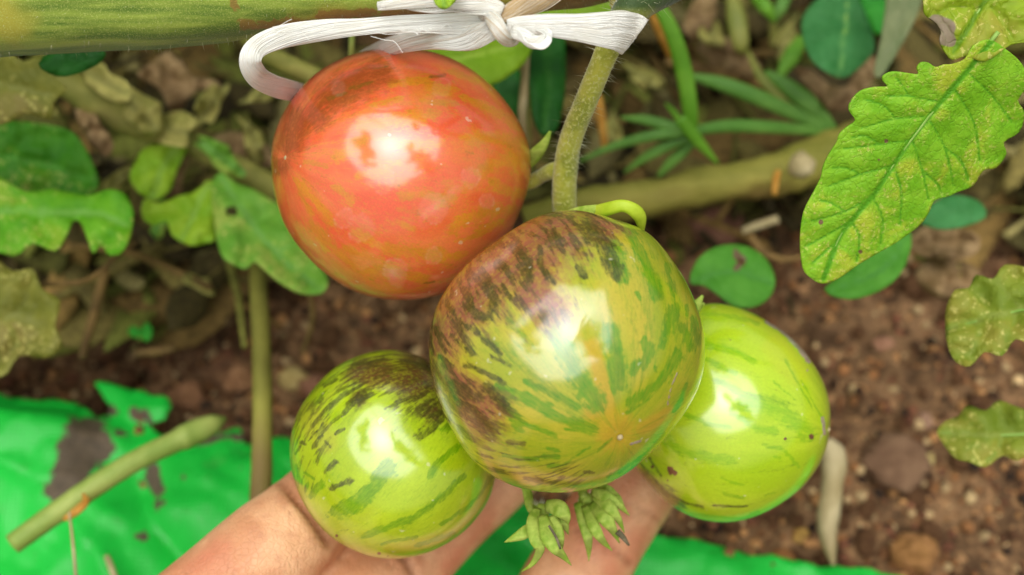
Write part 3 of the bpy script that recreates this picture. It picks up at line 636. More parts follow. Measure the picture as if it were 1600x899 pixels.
mb = MB()
rw = np.random.default_rng(21)
for _ in range(34):
    t0 = rw.uniform(0, 1); x = 420 + 540 * t0; y = 52 - 12 * t0 + rw.normal() * 6; L = rw.uniform(20, 60); sl_ = rw.uniform(-.45, .45)
    V, F = tube(catmull(W([x, x + L * .4, x + L * .75, x + L], [y, y + L * sl_ * .3, y + L * sl_ * .4 + rw.normal() * 3, y + L * sl_ + rw.normal() * 4], 18.35 - .25 * t0 + rw.uniform(-.15, .1)), 5), 0.00006, sides=4); mb.add(V, F)
mb.build('stray_fibres', M['twine'], parent=twine, kind='stuff', attrs={'brown': np.zeros(mb.n)})
# ------------------------------------------------------------------ withered flower buds under the middle tomato
def bud(label, base, stem, lobes, cup, grp='spent blossoms under the middle tomato'):
    o = empty('flower_bud', W(*base), label, 'flower bud', grp)
    V, F = stalk(stem, 15, 6, sides=12); mk('pedicel', V, F, M['calyx'], parent=o)
    V, F = ico(3); c = np.array(W(*cup[:3])); r = cup[3] * cup[2] / KPX / 100
    mk('calyx_cup', c + V * r * np.array([1, 1, 1.15]) * (1 + 0.25 * (fbm(V * 2 + cup[0], 2) - .5))[:, None], F, M['calyx'], parent=o)
    for pts, w in lobes: sepal(pts, w[0] * 1.0 * np.interp(np.linspace(0, 1, len(w)), [0, .25, .5, .75, 1], [.6, 1, .8, .42, .02]) + 0.3, M['calyx'], o, fold=0.12, th=0.0002)
    hb = MB()
    for _ in range(170):
        n = np.random.default_rng(random.randrange(10 ** 6)).normal(size=3); n /= np.linalg.norm(n)
        b = c + n * r; w_ = np.cross(n, [0, 0, 1]) * 0.00003; L = random.uniform(.0006, .0016)
        hb.add([b + w_, b - w_, b + n * L], [[0, 1, 2]])
    hb.build('hairs', M['hair'], parent=o, kind='stuff')
    return o
def cx(x, y, d): return (700 + x / 4.444, 700 + y / 4.444, d)
b1 = bud('withered green flower bud with spread sepals, nearer the left tomato', (845, 795, 20.3), [(818, 740, 21.0), (824, 770, 20.9), (829, 792, 20.6), (840, 806, 20.4)],
    [([cx(620, 420, 20.3), cx(590, 520, 20.0), cx(610, 640, 19.8), cx(640, 700, 19.8), cx(590, 800, 19.9), cx(510, 860, 20.1)], [22, 20, 16, 13, 8, 2]),
     ([cx(610, 520, 20.2), cx(530, 590, 20.0), cx(460, 625, 20.0), cx(392, 655, 20.1)], [20, 17, 12, 3]),
     ([cx(660, 470, 20.0), cx(690, 600, 19.7), cx(740, 690, 19.6), cx(800, 750, 19.7), cx(855, 815, 19.9)], [24, 30, 26, 15, 3]),
     ([cx(720, 470, 20.0), cx(760, 580, 19.8), cx(780, 660, 19.8), cx(790, 720, 19.9)], [20, 22, 13, 3]),
     ([cx(680, 400, 20.1), cx(770, 420, 19.8), cx(820, 480, 19.8), cx(835, 530, 19.9)], [28, 30, 22, 6]),
     ([cx(740, 420, 20.2), cx(800, 510, 20.1), cx(835, 600, 20.2)], [20, 17, 5])], (845, 800, 20.5, 13))
b2 = bud('withered green flower bud with long narrow sepals, nearer the right tomato', (915, 778, 21.0), [(905, 735, 21.6), (908, 760, 21.4), (914, 780, 21.1)],
    [([cx(900, 380, 21.0), cx(950, 520, 20.7), cx(975, 660, 20.6), cx(978, 785, 20.8)], [22, 22, 17, 3]),
     ([cx(950, 400, 20.9), cx(1010, 540, 20.5), cx(1070, 640, 20.5), cx(1140, 715, 20.7)], [20, 17, 12, 3]),
     ([cx(1000, 380, 20.9), cx(1080, 470, 20.5), cx(1140, 560, 20.5), cx(1190, 660, 20.7)], [26, 26, 22, 4]),
     ([cx(1010, 330, 20.9), cx(1110, 400, 20.5), cx(1180, 490, 20.5), cx(1225, 590, 20.7)], [20, 22, 14, 4]),
     ([cx(1000, 300, 20.9), cx(1100, 340, 20.6), cx(1190, 400, 20.6), cx(1260, 470, 20.8)], [20, 18, 16, 4]),
     ([cx(1040, 270, 21.1), cx(1110, 290, 20.9), cx(1185, 325, 21.0)], [17, 15, 4]),
     ([cx(1060, 300, 21.2), cx(1160, 340, 21.0), cx(1230, 420, 21.0)], [18, 17, 4])], (918, 786, 21.2, 15))
sepal([cx(1175, 580, 20.5), cx(1215, 620, 20.5), cx(1255, 675, 20.6)], [9, 7, 2], M['wilted'], b2, name='sepal_tip')
sepal([cx(700, 540, 19.6), cx(750, 620, 19.55), cx(780, 700, 19.6)], [2.5, 3, 2], M['wilted'], b1, name='sepal_tip')

# ------------------------------------------------------------------ the hand (one continuous skin)
def hand():
    mb = MB()
    def limb(pts):
        q = catmull(np.array(pts, float), 8); P = W(q[:, 0], q[:, 1], q[:, 2]); R = q[:, 3] / 100
        # rounded ends
        T0 = (P[0] - P[1]) / np.linalg.norm(P[0] - P[1]); T1 = (P[-1] - P[-2]) / np.linalg.norm(P[-1] - P[-2])
        e = [0.35, 0.7, 0.9, 0.99]
        P = np.vstack([[P[0] + T0 * R[0] * x for x in e[::-1]], P, [P[-1] + T1 * R[-1] * x for x in e]])
        R = np.r_[[R[0] * math.sqrt(1 - x * x) for x in e[::-1]], R, [R[-1] * math.sqrt(1 - x * x) for x in e]]
        V, F = tube(P, R, sides=24); mb.add(V, F)
    # px, py, depth cm, radius cm
    limb([(120, 1110, 21.6, 1.12), (220, 1025, 21.4, 1.05), (330, 935, 21.5, 1.0), (420, 862, 21.9, 1.02), (478, 812, 22.7, 0.96), (545, 752, 24.0, 0.98), (620, 690, 25.0, 0.9), (700, 630, 25.3, 0.8)])
    limb([(320, 1180, 22.2, 1.15), (425, 1065, 22.4, 1.08), (545, 945, 23.1, 1.03), (640, 864, 24.2, 1.02), (700, 806, 24.7, 0.97), (770, 738, 25.2, 1.0), (840, 668, 25.5, 0.9), (890, 610, 25.4, 0.78)])
    limb([(640, 1270, 23.0, 1.12), (740, 1140, 23.4, 1.05), (845, 985, 24.0, 1.03), (915, 872, 24.5, 1.06), (958, 803, 24.8, 1.02), (1000, 735, 25.2, 1.04), (1040, 660, 25.7, 0.92), (1060, 610, 25.9, 0.8)])
    limb([(900, 1400, 23.6, 1.0), (985, 1290, 23.8, 0.92), (1050, 1190, 23.8, 0.86), (1085, 1110, 23.2, 0.84), (1100, 1050, 22.4, 0.72)])
    # palm: fans of metacarpals, heel, thumb, wrist
    wr = (60, 1900, 18.6, 2.2)
    for a, r0 in (((120, 1110, 21.6), 1.2), ((330, 1180, 22.2), 1.3), ((640, 1270, 23.0), 1.25), ((900, 1400, 23.6), 1.1)):
        limb([(a[0], a[1], a[2], r0), ((a[0] * 2 + wr[0]) / 3, (a[1] * 2 + wr[1]) / 3, (a[2] * 2 + wr[2]) / 3 + .3, r0 + .35), ((a[0] + wr[0] * 2) / 3, (a[1] + wr[1] * 2) / 3, (a[2] + wr[2] * 2) / 3 + .2, r0 + .5), (wr[0] + (a[0] - 400) * .25, wr[1], wr[2], 1.9)])
    for k in (.25, .5, .75):
        limb([(120 + 780 * k, 1130 + 270 * k * k, 21.8 + 1.9 * k, 1.1), (100 + 480 * k, 1500, 20.7 + 1.6 * k, 1.6)])
    limb([(40, 1700, 19.0, 1.9), (-90, 1560, 18.9, 1.6), (-190, 1400, 18.8, 1.25), (-250, 1270, 18.9, 1.15), (-275, 1160, 19.2, 0.95)])
    limb([(60, 1850, 18.8, 2.3), (-60, 2300, 16.4, 2.5), (-260, 2900, 13.6, 3.0), (-700, 4200, 10.2, 3.7)])
    me = bpy.data.meshes.new('tmp'); me.from_pydata(np.vstack(mb.V).tolist(), [], mb.F)
    o = bpy.data.objects.new('tmp', me); COL.objects.link(o)
    r = o.modifiers.new('r', 'REMESH'); r.mode = 'VOXEL'; r.voxel_size = 0.0011
    s = o.modifiers.new('s', 'SMOOTH'); s.factor = 0.5; s.iterations = 7
    dg = bpy.context.evaluated_depsgraph_get(); ev = o.evaluated_get(dg); m2 = bpy.data.meshes.new_from_object(ev)
    V = np.array([v.co[:] for v in m2.vertices]); N = np.array([v.normal[:] for v in m2.vertices]); F = [list(p.vertices) for p in m2.polygons]
    bpy.data.objects.remove(o)
    # creases at the finger joints, pads between them
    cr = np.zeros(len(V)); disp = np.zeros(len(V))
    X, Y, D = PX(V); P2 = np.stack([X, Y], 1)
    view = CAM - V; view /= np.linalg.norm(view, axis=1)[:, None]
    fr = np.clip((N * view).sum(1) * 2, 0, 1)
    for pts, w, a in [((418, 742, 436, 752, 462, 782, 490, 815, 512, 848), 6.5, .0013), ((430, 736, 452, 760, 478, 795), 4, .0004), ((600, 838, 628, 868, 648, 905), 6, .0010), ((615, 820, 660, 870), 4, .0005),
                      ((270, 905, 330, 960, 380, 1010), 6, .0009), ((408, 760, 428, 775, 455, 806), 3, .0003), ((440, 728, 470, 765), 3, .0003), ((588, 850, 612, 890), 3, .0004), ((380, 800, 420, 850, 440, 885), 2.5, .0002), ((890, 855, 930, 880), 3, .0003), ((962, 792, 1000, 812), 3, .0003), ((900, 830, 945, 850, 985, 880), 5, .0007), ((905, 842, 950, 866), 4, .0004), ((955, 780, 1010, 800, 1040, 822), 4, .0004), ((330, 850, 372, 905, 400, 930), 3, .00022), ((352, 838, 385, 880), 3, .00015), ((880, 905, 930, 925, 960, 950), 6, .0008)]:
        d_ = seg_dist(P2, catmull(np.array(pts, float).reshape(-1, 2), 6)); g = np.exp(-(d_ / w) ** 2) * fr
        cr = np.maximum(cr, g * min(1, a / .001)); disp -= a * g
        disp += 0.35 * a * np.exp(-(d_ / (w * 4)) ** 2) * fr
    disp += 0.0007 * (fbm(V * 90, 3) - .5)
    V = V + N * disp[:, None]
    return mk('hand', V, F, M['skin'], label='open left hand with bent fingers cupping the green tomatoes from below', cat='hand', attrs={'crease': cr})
hand()

# ------------------------------------------------------------------ green plastic sheet
def flat_mesh(poly, step, holes=()):
    poly = np.asarray(poly); lo, hi = poly.min(0), poly.max(0)
    g = np.stack(np.meshgrid(np.arange(lo[0], hi[0], step), np.arange(lo[1], hi[1], step)), -1).reshape(-1, 2)
    g = g + (rng.random(g.shape) - .5) * step * .5
    g = g[inpoly(g, poly) & (seg_dist(g, np.vstack([poly, poly[:1]])) > step * .45)]
    for h in holes: g = g[~inpoly(g, h)]
    pts = [tuple(p) for p in poly]; E = [(i, (i + 1) % len(poly)) for i in range(len(poly))]
    for h in holes:
        n0 = len(pts); pts += [tuple(p) for p in h]; E += [(n0 + i, n0 + (i + 1) % len(h)) for i in range(len(h))]
    pts += [tuple(p) for p in g]
    v, e, f, *_ = delaunay_2d_cdt([Vector(p) for p in pts], E, [], 0, 1e-6)
    v = np.array([p[:] for p in v]); c = np.array([v[list(t)].mean(0) for t in f])
    ok = inpoly(c, poly)
    for h in holes: ok &= ~inpoly(c, np.asarray(h))
    return v, [list(t)[::-1] for t, k in zip(f, ok) if k]
def blob(cx_, cy_, rx, ry, n=14, seed=0, rough=.35):
    a = np.linspace(0, 2 * math.pi, n, endpoint=False); r = 1 + rough * (vnoise(np.stack([np.cos(a) * 1.7 + seed, np.sin(a) * 1.7, a * 0], 1)) - .5) * 2
    return np.stack([cx_ + np.cos(a) * rx * r, cy_ + np.sin(a) * ry * r], 1)
tear = catmull([(132, 648), (150, 660), (172, 664), (180, 672), (178, 700), (182, 715), (168, 735), (150, 748), (128, 768), (104, 780), (112, 740), (128, 715), (134, 690), (140, 668)], 3, closed=True)
sv, sf = flat_mesh(SHEET, 10, [])
g0 = G(sv[:, 0], sv[:, 1], 0.006)
wr = (fbm(np.stack([g0[:, 0] * 34, g0[:, 1] * 34, g0[:, 0] * 0], 1), 4) - .5) * 0.014 + 0.006 * np.abs(np.sin(g0[:, 0] * 60 + g0[:, 1] * 45 + 3 * fbm(g0 * 18, 2)))
P0 = sv.copy()
cr_ = 1 - 2 * np.abs(fbm(np.stack([g0[:, 0] * 28 + g0[:, 1] * 14, g0[:, 1] * 42, g0[:, 0] * 0 + 4], 1), 3) - .5); wr = wr + 0.012 * np.clip(cr_ - .72, 0, 1) ** 1.0
ed = seg_dist(sv, np.vstack([SHEET, SHEET[:1]]))
g0[:, 2] = np.maximum(g0[:, 2], 0.004 + soil_h(g0[:, 0], g0[:, 1]) * 0.6) + wr * np.clip(ed / 40, .2, 1) + 0.0015
dirt = np.zeros(len(sv))
for p, w in [((245, 745, 252, 775), 16), ((262, 800), 13), ((232, 850), 11), ((250, 760), 18), ((150, 690, 120, 790), 34), ((165, 715), 30), ((110, 830), 8), ((230, 660), 14), ((214, 655, 240, 664), 8), ((300, 700, 380, 690), 9), ((300, 760), 6), ((200, 690), 10), ((385, 745), 8), ((180, 650, 160, 640), 12)]:
    dirt = np.maximum(dirt, np.exp(-(seg_dist(sv, np.array(p, float).reshape(-1, 2)) / w) ** 2))
sheet = mk('plastic_sheet', g0, sf, M['sheet'], label='bright green woven plastic sheet spread on the soil under the hand', cat='sheet', attrs={'dirt': dirt})
solid(sheet, 0.0004)

# ------------------------------------------------------------------ leaves traced at their own distance
def leaf(name, label, outline, d, mat, tilt=(0, 0), midrib=None, veins=(), step=9, bulge=0.25, cup=0.0, vw=4, holes=(), group=None, pucker=0.1, dead=(), vs=0.5, cat='leaf', rib=0, smooth_n=3, th=0.0003):
    O = catmull(outline, smooth_n, closed=True); c = O.mean(0)
    v, f = flat_mesh(O, step, holes)
    size = np.ptp(O, axis=0).max()
    vein = np.zeros(len(v)); h = np.zeros(len(v))
    lines = []
    if midrib is not None: lines.append((catmull(midrib, 6) if len(midrib) > 2 else np.array(midrib, float), vw * 1.5))
    for x in veins: lines.append((catmull(np.array(x, float).reshape(-1, 2), 6) if len(x) > 4 else np.array(x, float).reshape(-1, 2), vw * .8))
    dm = np.full(len(v), 1e9)
    for L, w in lines:
        dd = seg_dist(v, L); vein = np.maximum(vein, (vs if w < vw else 1) * np.exp(-(dd / w) ** 2)); dm = np.minimum(dm, dd)
    if lines: h += bulge * 0.6 * (1 - np.exp(-dm / (size * 0.05)))
    h += pucker * (fbm(np.stack([v[:, 0], v[:, 1], 0 * v[:, 0]], 1) / size * 9, 3) - .5) * 2
    rad = np.linalg.norm(v - c, axis=1) / size * 2
    if midrib is not None: rad = seg_dist(v, lines[0][0]) / size * 3
    depth = d + (v[:, 0] - c[0]) * tilt[0] / 100 + (v[:, 1] - c[1]) * tilt[1] / 100 - h + cup * rad ** 2
    at = {'vein': vein}
    if dead is not None:
        de = np.zeros(len(v))
        for p, w in dead: de = np.maximum(de, np.exp(-(seg_dist(v, np.array(p, float).reshape(-1, 2)) / w) ** 2))
        at['dead'] = de
    o = mk(name, W(v[:, 0], v[:, 1], depth), f, mat, label=label, cat=cat, group=group, attrs=at); solid(o, th)
    if rib and midrib is not None:
        L = lines[0][0]; n = len(L)
        dp = d + (L[:, 0] - c[0]) * tilt[0] / 100 + (L[:, 1] - c[1]) * tilt[1] / 100 + 0.02
        V, F = tube(W(L[:, 0], L[:, 1], dp), np.linspace(rib, rib * .25, n) * d / KPX / 200, sides=8)
        mk('midrib', V, F, M['rib'], parent=o)
    return o
M['rib'] = mat_plain('leaf_rib', lin(134, 178, 70), lin(158, 194, 96), 200, 0.5, 0.3, 0.2)
LG = lambda n, a, b, ve, **k: mat_leaf(n, lin(*a), lin(*b), lin(*ve), **k)
M['l_big'] = LG('leaf_mottled', (126, 190, 32), (152, 208, 48), (96, 168, 30), spot=lin(206, 208, 64), spot_amt=0.55, scale=230, brown=lin(120, 70, 20), rough=0.5, smax=.62)
M['l_dead'] = LG('leaf_half_dead', (138, 166, 24), (156, 182, 36), (110, 150, 30), spot=lin(170, 170, 60), scale=130, brown=lin(160, 146, 120))
M['l_mid'] = LG('leaf_green', (92, 170, 20), (122, 192, 36), (130, 190, 76), spot=lin(150, 190, 50), spot_amt=.57)
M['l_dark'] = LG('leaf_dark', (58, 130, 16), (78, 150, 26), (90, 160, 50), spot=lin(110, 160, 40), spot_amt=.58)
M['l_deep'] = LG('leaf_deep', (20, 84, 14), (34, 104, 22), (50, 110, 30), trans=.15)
M['l_yel'] = LG('leaf_yellow_green', (136, 184, 30), (166, 200, 50), (150, 190, 70))
M['l_lime'] = LG('leaf_lime', (128, 172, 24), (144, 184, 34), (160, 195, 60))
M['l_pale'] = LG('leaf_pale_green', (110, 172, 52), (136, 188, 66), (126, 180, 80), spot=lin(168, 190, 80), spot_amt=.55)
M['l_wither'] = LG('leaf_withered', (156, 152, 76), (188, 178, 100), (150, 146, 80), trans=.2, rough=.7)
M['l_blue'] = LG('leaf_blue_green', (58, 130, 62), (78, 150, 82), (110, 170, 90))
M['l_soft'] = LG('leaf_soft_green', (84, 158, 44), (104, 176, 60), (90, 160, 60), brown=lin(110, 80, 40))
M['l_bright'] = LG('leaf_bright', (40, 150, 36), (60, 168, 46), (90, 180, 70))
M['l_grey'] = LG('leaf_grey_green', (120, 134, 88), (142, 150, 104), (130, 140, 96))
M['l_olive'] = LG('leaf_olive', (112, 116, 36), (140, 140, 52), (140, 142, 66), spot=lin(150, 138, 70), spot_amt=.55)
M['l_edge'] = LG('leaf_olive_green', (118, 140, 36), (142, 158, 48), (146, 160, 66), spot=lin(160, 156, 60), spot_amt=.54)

big = [(1489, 100), (1475, 101), (1462, 105), (1450, 98), (1438, 98), (1432, 107), (1434, 116), (1416, 114), (1394, 112), (1380, 118), (1379, 126), (1386, 135), (1366, 136), (1344, 142), (1329, 158), (1326, 172), (1336, 188), (1322, 199), (1311, 210), (1307, 222), (1295, 241), (1286, 260), (1282, 278), (1270, 302), (1255, 332), (1250, 374), (1254, 418), (1266, 434), (1284, 443), (1306, 437), (1334, 418), (1359, 402), (1395, 382), (1428, 359), (1444, 343), (1453, 327), (1460, 313), (1481, 307), (1496, 300), (1520, 290), (1536, 266), (1556, 262), (1572, 240), (1568, 222), (1592, 206), (1600, 176), (1590, 156), (1606, 132), (1596, 100), (1570, 76), (1545, 62), (1520, 72), (1508, 92)]
rib_ = [(1560, 50), (1520, 100), (1489, 136), (1445, 190), (1402, 248), (1369, 298), (1344, 328), (1312, 370), (1286, 436)]
vn = [(1470, 160, 1420, 150, 1386, 150), (1452, 182, 1400, 185, 1345, 200), (1425, 218, 1375, 225, 1318, 232), (1395, 258, 1345, 272, 1295, 290), (1362, 306, 1320, 330, 1268, 345), (1335, 340, 1300, 362, 1258, 385), (1310, 375, 1290, 392, 1268, 412),
      (1450, 184, 1475, 230, 1490, 290), (1425, 218, 1440, 265, 1450, 312), (1395, 258, 1408, 300, 1405, 350), (1362, 306, 1378, 340, 1375, 380), (1330, 346, 1342, 370, 1338, 408), (1489, 136, 1520, 190, 1530, 250), (1510, 112, 1550, 150, 1580, 190),
      (1400, 186, 1380, 165, 1350, 155), (1375, 225, 1350, 212, 1330, 215), (1345, 272, 1320, 262, 1300, 262), (1320, 330, 1300, 318, 1280, 312), (1420, 150, 1408, 132, 1400, 122), (1475, 230, 1500, 250, 1512, 280), (1440, 265, 1462, 285, 1470, 300)]
leaf('tomato_leaf', 'mottled bright green tomato leaf with scalloped edge, standing beside the fallen stem', big, 19.6, M['l_big'], tilt=(0.2, 0.55), vs=.85, midrib=rib_, veins=vn, step=3.4, bulge=0.11, vw=3.3, pucker=0.07, cup=0.2,
     dead=[((1384, 220), 4), ((1282, 347), 5), ((1344, 393), 4), ((1372, 250), 3), ((1328, 160), 3)], rib=7)
leaf('tomato_leaf', 'yellowish leaf with a torn dry grey patch above the mottled leaf', [(1448, -40), (1443, 8), (1446, 24), (1462, 36), (1470, 50), (1468, 62), (1474, 78), (1488, 94), (1510, 88), (1540, 96), (1580, 70), (1620, 60), (1640, 0), (1600, -60), (1520, -80)], 19.2, M['l_dead'],
     midrib=[(1580, -60), (1540, 0), (1490, 80)], veins=[(1560, -30, 1500, -20, 1460, 0), (1530, 15, 1490, 10, 1462, 24), (1540, 0, 1570, 40, 1580, 60)], step=6, dead=[((1462, 36, 1480, 44), 16), ((1470, 60, 1484, 64), 12), ((1478, 45), 14)], rib=6)
leaf('tomato_leaf', 'lobed mid green leaf at the left edge over the dark gap', [(-60, 300), (-20, 270), (40, 300), (80, 296), (111, 302), (140, 306), (165, 297), (190, 300), (206, 322), (208, 348), (200, 378), (188, 396), (170, 398), (158, 384), (146, 396), (136, 372), (126, 348), (114, 346), (104, 368), (86, 392), (50, 380), (20, 400), (-40, 370)], 26.5, M['l_mid'],
     midrib=[(-50, 330), (60, 330), (150, 335), (195, 350)], veins=[(60, 330, 80, 380), (130, 335, 165, 385), (120, 334, 160, 305)], tilt=(0, -.5), bulge=.35, pucker=.25)
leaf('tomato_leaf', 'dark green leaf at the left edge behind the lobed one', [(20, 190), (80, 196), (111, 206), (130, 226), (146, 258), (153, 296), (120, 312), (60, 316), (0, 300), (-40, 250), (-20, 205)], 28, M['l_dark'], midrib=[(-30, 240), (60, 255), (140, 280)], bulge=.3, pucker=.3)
leaf('tomato_leaf', 'small yellow green leaf among the dead stalks', [(226, 232), (256, 222), (288, 219), (291, 236), (276, 266), (270, 290), (258, 304), (240, 313), (215, 300), (203, 276), (212, 252)], 29.5, M['l_yel'], midrib=[(280, 222), (255, 260), (236, 308)], bulge=.3, pucker=.3, tilt=(.6, -.6))
leaf('tomato_leaf', 'large dull green leaf with an insect hole reaching under the red tomato', [(330, 290), (345, 270), (372, 288), (395, 296), (432, 318), (466, 352), (492, 400), (512, 436), (504, 458), (470, 459), (440, 444), (420, 428), (398, 410), (384, 420), (366, 414), (348, 402), (338, 372), (334, 330)], 27.6, M['l_pale'], tilt=(.2, -1.2),
     midrib=[(345, 276), (390, 345), (440, 405), (500, 452)], veins=[(370, 318, 420, 325), (390, 345, 440, 350), (420, 380, 470, 390), (370, 320, 350, 380), (400, 358, 385, 405), (430, 395, 420, 425)], holes=[blob(362, 330, 9, 8, seed=3)], bulge=.3, pucker=.3)
leaf('tomato_leaf', 'yellowish green leaf with rounded lobes beside the insect bitten one', [(304, 300), (330, 282), (342, 320), (336, 372), (322, 380), (300, 384), (284, 378), (268, 366), (260, 345), (240, 352), (222, 338), (226, 312), (250, 318), (280, 306)], 28.4, M['l_yel'], midrib=[(325, 290), (300, 340), (285, 375)], veins=[(305, 330, 235, 330)], bulge=.35, pucker=.35, tilt=(.3, -.8))
leaf('tomato_leaf', 'lime green leaf lit behind the top of the red tomato', [(590, 100), (640, 66), (700, 52), (770, 50), (826, 58), (832, 74), (820, 98), (796, 118), (770, 132), (700, 150), (620, 140)], 25, M['l_lime'], midrib=[(600, 110), (700, 95), (825, 66)], tilt=(0.4, -.4), bulge=.2)
leaf('tomato_leaf', 'tip of a green leaf folded over the twine at the top edge', [(676, -60), (712, -50), (716, -10), (706, 8), (694, 15), (682, 8), (674, -14)], 17.4, M['l_yel'], midrib=[(692, -55), (694, 12)], bulge=.08, step=5)
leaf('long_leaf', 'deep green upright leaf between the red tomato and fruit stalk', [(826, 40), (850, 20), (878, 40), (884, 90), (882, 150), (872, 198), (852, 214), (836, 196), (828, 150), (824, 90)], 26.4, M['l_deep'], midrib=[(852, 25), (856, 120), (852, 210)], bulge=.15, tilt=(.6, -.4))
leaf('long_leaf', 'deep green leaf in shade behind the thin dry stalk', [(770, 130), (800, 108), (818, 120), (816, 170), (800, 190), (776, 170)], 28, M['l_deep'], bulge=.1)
leaf('long_leaf', 'mid green leaf showing between the vine stem and the twine', [(800, 0), (870, -40), (960, -40), (990, 0), (960, 30), (900, 34), (830, 30)], 24.5, M['l_lime'], bulge=.1, midrib=[(810, 5), (980, 0)])
leaf('long_leaf', 'pale green leaf edge standing against the fruit stalk top', [(948, -60), (1000, -60), (996, -10), (978, 16), (960, 28), (952, 0)], 20.6, M['l_olive'], bulge=.05, step=6)
leaf('round_leaf', 'round blue green leaf with a pale midrib at the upper right', [(1252, 45), (1258, 20), (1275, 0), (1300, -18), (1330, -14), (1350, 15), (1365, 60), (1364, 82), (1345, 104), (1318, 122), (1290, 112), (1264, 88)], 29, M['l_blue'], midrib=[(1322, -15), (1320, 50), (1311, 120)], veins=[(1321, 20, 1285, 35), (1320, 50, 1275, 70), (1318, 75, 1290, 98), (1321, 20, 1350, 40), (1320, 50, 1355, 70)], vw=3, tilt=(.3, -.8), bulge=.25, rib=7)
leaf('round_leaf', 'bright green leaf cluster behind the round blue green leaf', [(1345, -40), (1385, -40), (1390, 0), (1386, 22), (1396, 38), (1384, 52), (1366, 52), (1356, 30), (1342, 0)], 31, M['l_bright'], bulge=.2)
leaf('long_leaf', 'long grey green blade slanting down from the top right', [(1385, -60), (1450, -60), (1438, 10), (1420, 50), (1396, 92), (1376, 120), (1366, 112), (1376, 60), (1384, 0)], 27.5, M['l_grey'], midrib=[(1420, -60), (1408, 30), (1372, 114)], bulge=.15, tilt=(0, -.8))
leaf('round_leaf', 'rounded green leaf with a brown bitten spot right of the middle tomato', [(1078, 442), (1084, 416), (1100, 396), (1130, 383), (1166, 385), (1196, 404), (1211, 436), (1203, 464), (1178, 480), (1146, 478), (1118, 458), (1098, 446)], 26.4, M['l_soft'], midrib=[(1082, 440), (1140, 425), (1205, 442)], bulge=.12, tilt=(.3, -.9), dead=[((1148, 396, 1160, 408), 7), ((1157, 412), 8), ((1150, 420), 4)], holes=[blob(1158, 409, 6, 4, seed=5, n=8)])
leaf('round_leaf', 'smooth pale green leaf half hidden under the mottled leaf tip', [(1288, 452), (1330, 420), (1380, 370), (1412, 350), (1424, 372), (1420, 400), (1404, 432), (1372, 456), (1326, 468)], 25.6, M['l_soft'], midrib=[(1420, 360), (1380, 420), (1300, 455)], bulge=.1, tilt=(.2, -.9))
leaf('round_leaf', 'small blue green leaf right of the mottled leaf edge', [(1436, 344), (1460, 316), (1490, 305), (1530, 315), (1540, 340), (1500, 356), (1464, 358)], 27.5, M['l_blue'], bulge=.1, tilt=(0, -.8))
leaf('tomato_leaf', 'olive green lobed leaf entering at the right edge over bare soil', [(1477, 505), (1480, 478), (1492, 454), (1514, 450), (1526, 430), (1552, 436), (1570, 414), (1610, 420), (1680, 440), (1690, 500), (1640, 512), (1612, 536), (1586, 530), (1566, 556), (1538, 550), (1516, 572), (1494, 566), (1481, 540)], 22, M['l_edge'], midrib=[(1690, 470), (1590, 486), (1480, 514)], veins=[(1600, 484, 1560, 440), (1560, 492, 1520, 455), (1590, 488, 1570, 545), (1540, 498, 1515, 560)], bulge=.2, pucker=.25, vs=.8, tilt=(-.5, -.4), rib=5)
leaf('tomato_leaf', 'smaller olive green leaf at the right edge, lower of the two', [(1464, 674), (1478, 658), (1498, 650), (1512, 634), (1540, 642), (1562, 626), (1600, 640), (1660, 650), (1680, 690), (1620, 704), (1590, 720), (1566, 712), (1540, 730), (1514, 722), (1492, 716), (1474, 694)], 23.5, M['l_edge'], midrib=[(1680, 672), (1570, 680), (1470, 676)], veins=[(1580, 680, 1550, 640), (1540, 680, 1505, 650), (1570, 680, 1545, 722)], bulge=.2, pucker=.25, vs=.8, tilt=(-.4, -.5), rib=5)
leaf('tomato_leaf', 'olive leaf at the far left under the vine stem', [(-60, 90), (0, 76), (36, 96), (64, 88), (84, 120), (104, 140), (84, 160), (80, 186), (40, 178), (0, 196), (-40, 180)], 25, M['l_olive'], midrib=[(-50, 120), (80, 150)], bulge=.2)
leaf('tomato_leaf', 'olive leaf at the far left beside the dark gap', [(-50, 420), (-10, 404), (20, 424), (50, 420), (66, 452), (94, 470), (86, 510), (98, 540), (70, 560), (30, 556), (0, 590), (-60, 540)], 26, M['l_olive'], midrib=[(-50, 470), (80, 510)], veins=[(-20, 478, 10, 430), (20, 490, 55, 440), (0, 484, 30, 545)], bulge=.25, pucker=.35, vs=.8)
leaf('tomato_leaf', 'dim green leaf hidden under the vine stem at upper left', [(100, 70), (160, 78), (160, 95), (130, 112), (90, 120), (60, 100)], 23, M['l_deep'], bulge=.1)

# seedling
sd_ = empty('seedling', G(218, 530, .002), 'tiny green seedling alone on the shaded soil', 'seedling')
for P_ in ([(216, 528), (206, 526), (200, 518), (206, 510), (216, 512), (221, 520)], [(220, 526), (222, 512), (230, 504), (238, 514), (236, 528), (228, 534)]):
    O = catmull(P_, 3, closed=True); v, f = flat_mesh(O, 5); o = mk('cotyledon', W(v[:, 0], v[:, 1], 31.2 - 0.02 * (v[:, 0] - 200) / 10), f, M['l_bright'], parent=sd_, attrs={'vein': np.zeros(len(v))}); solid(o)
V, F = tube(np.array([G(218, 536, -.002), W(219, 527, 31.3)]), .0005, sides=6); mk('stem', V, F, M['calyx'], parent=sd_)

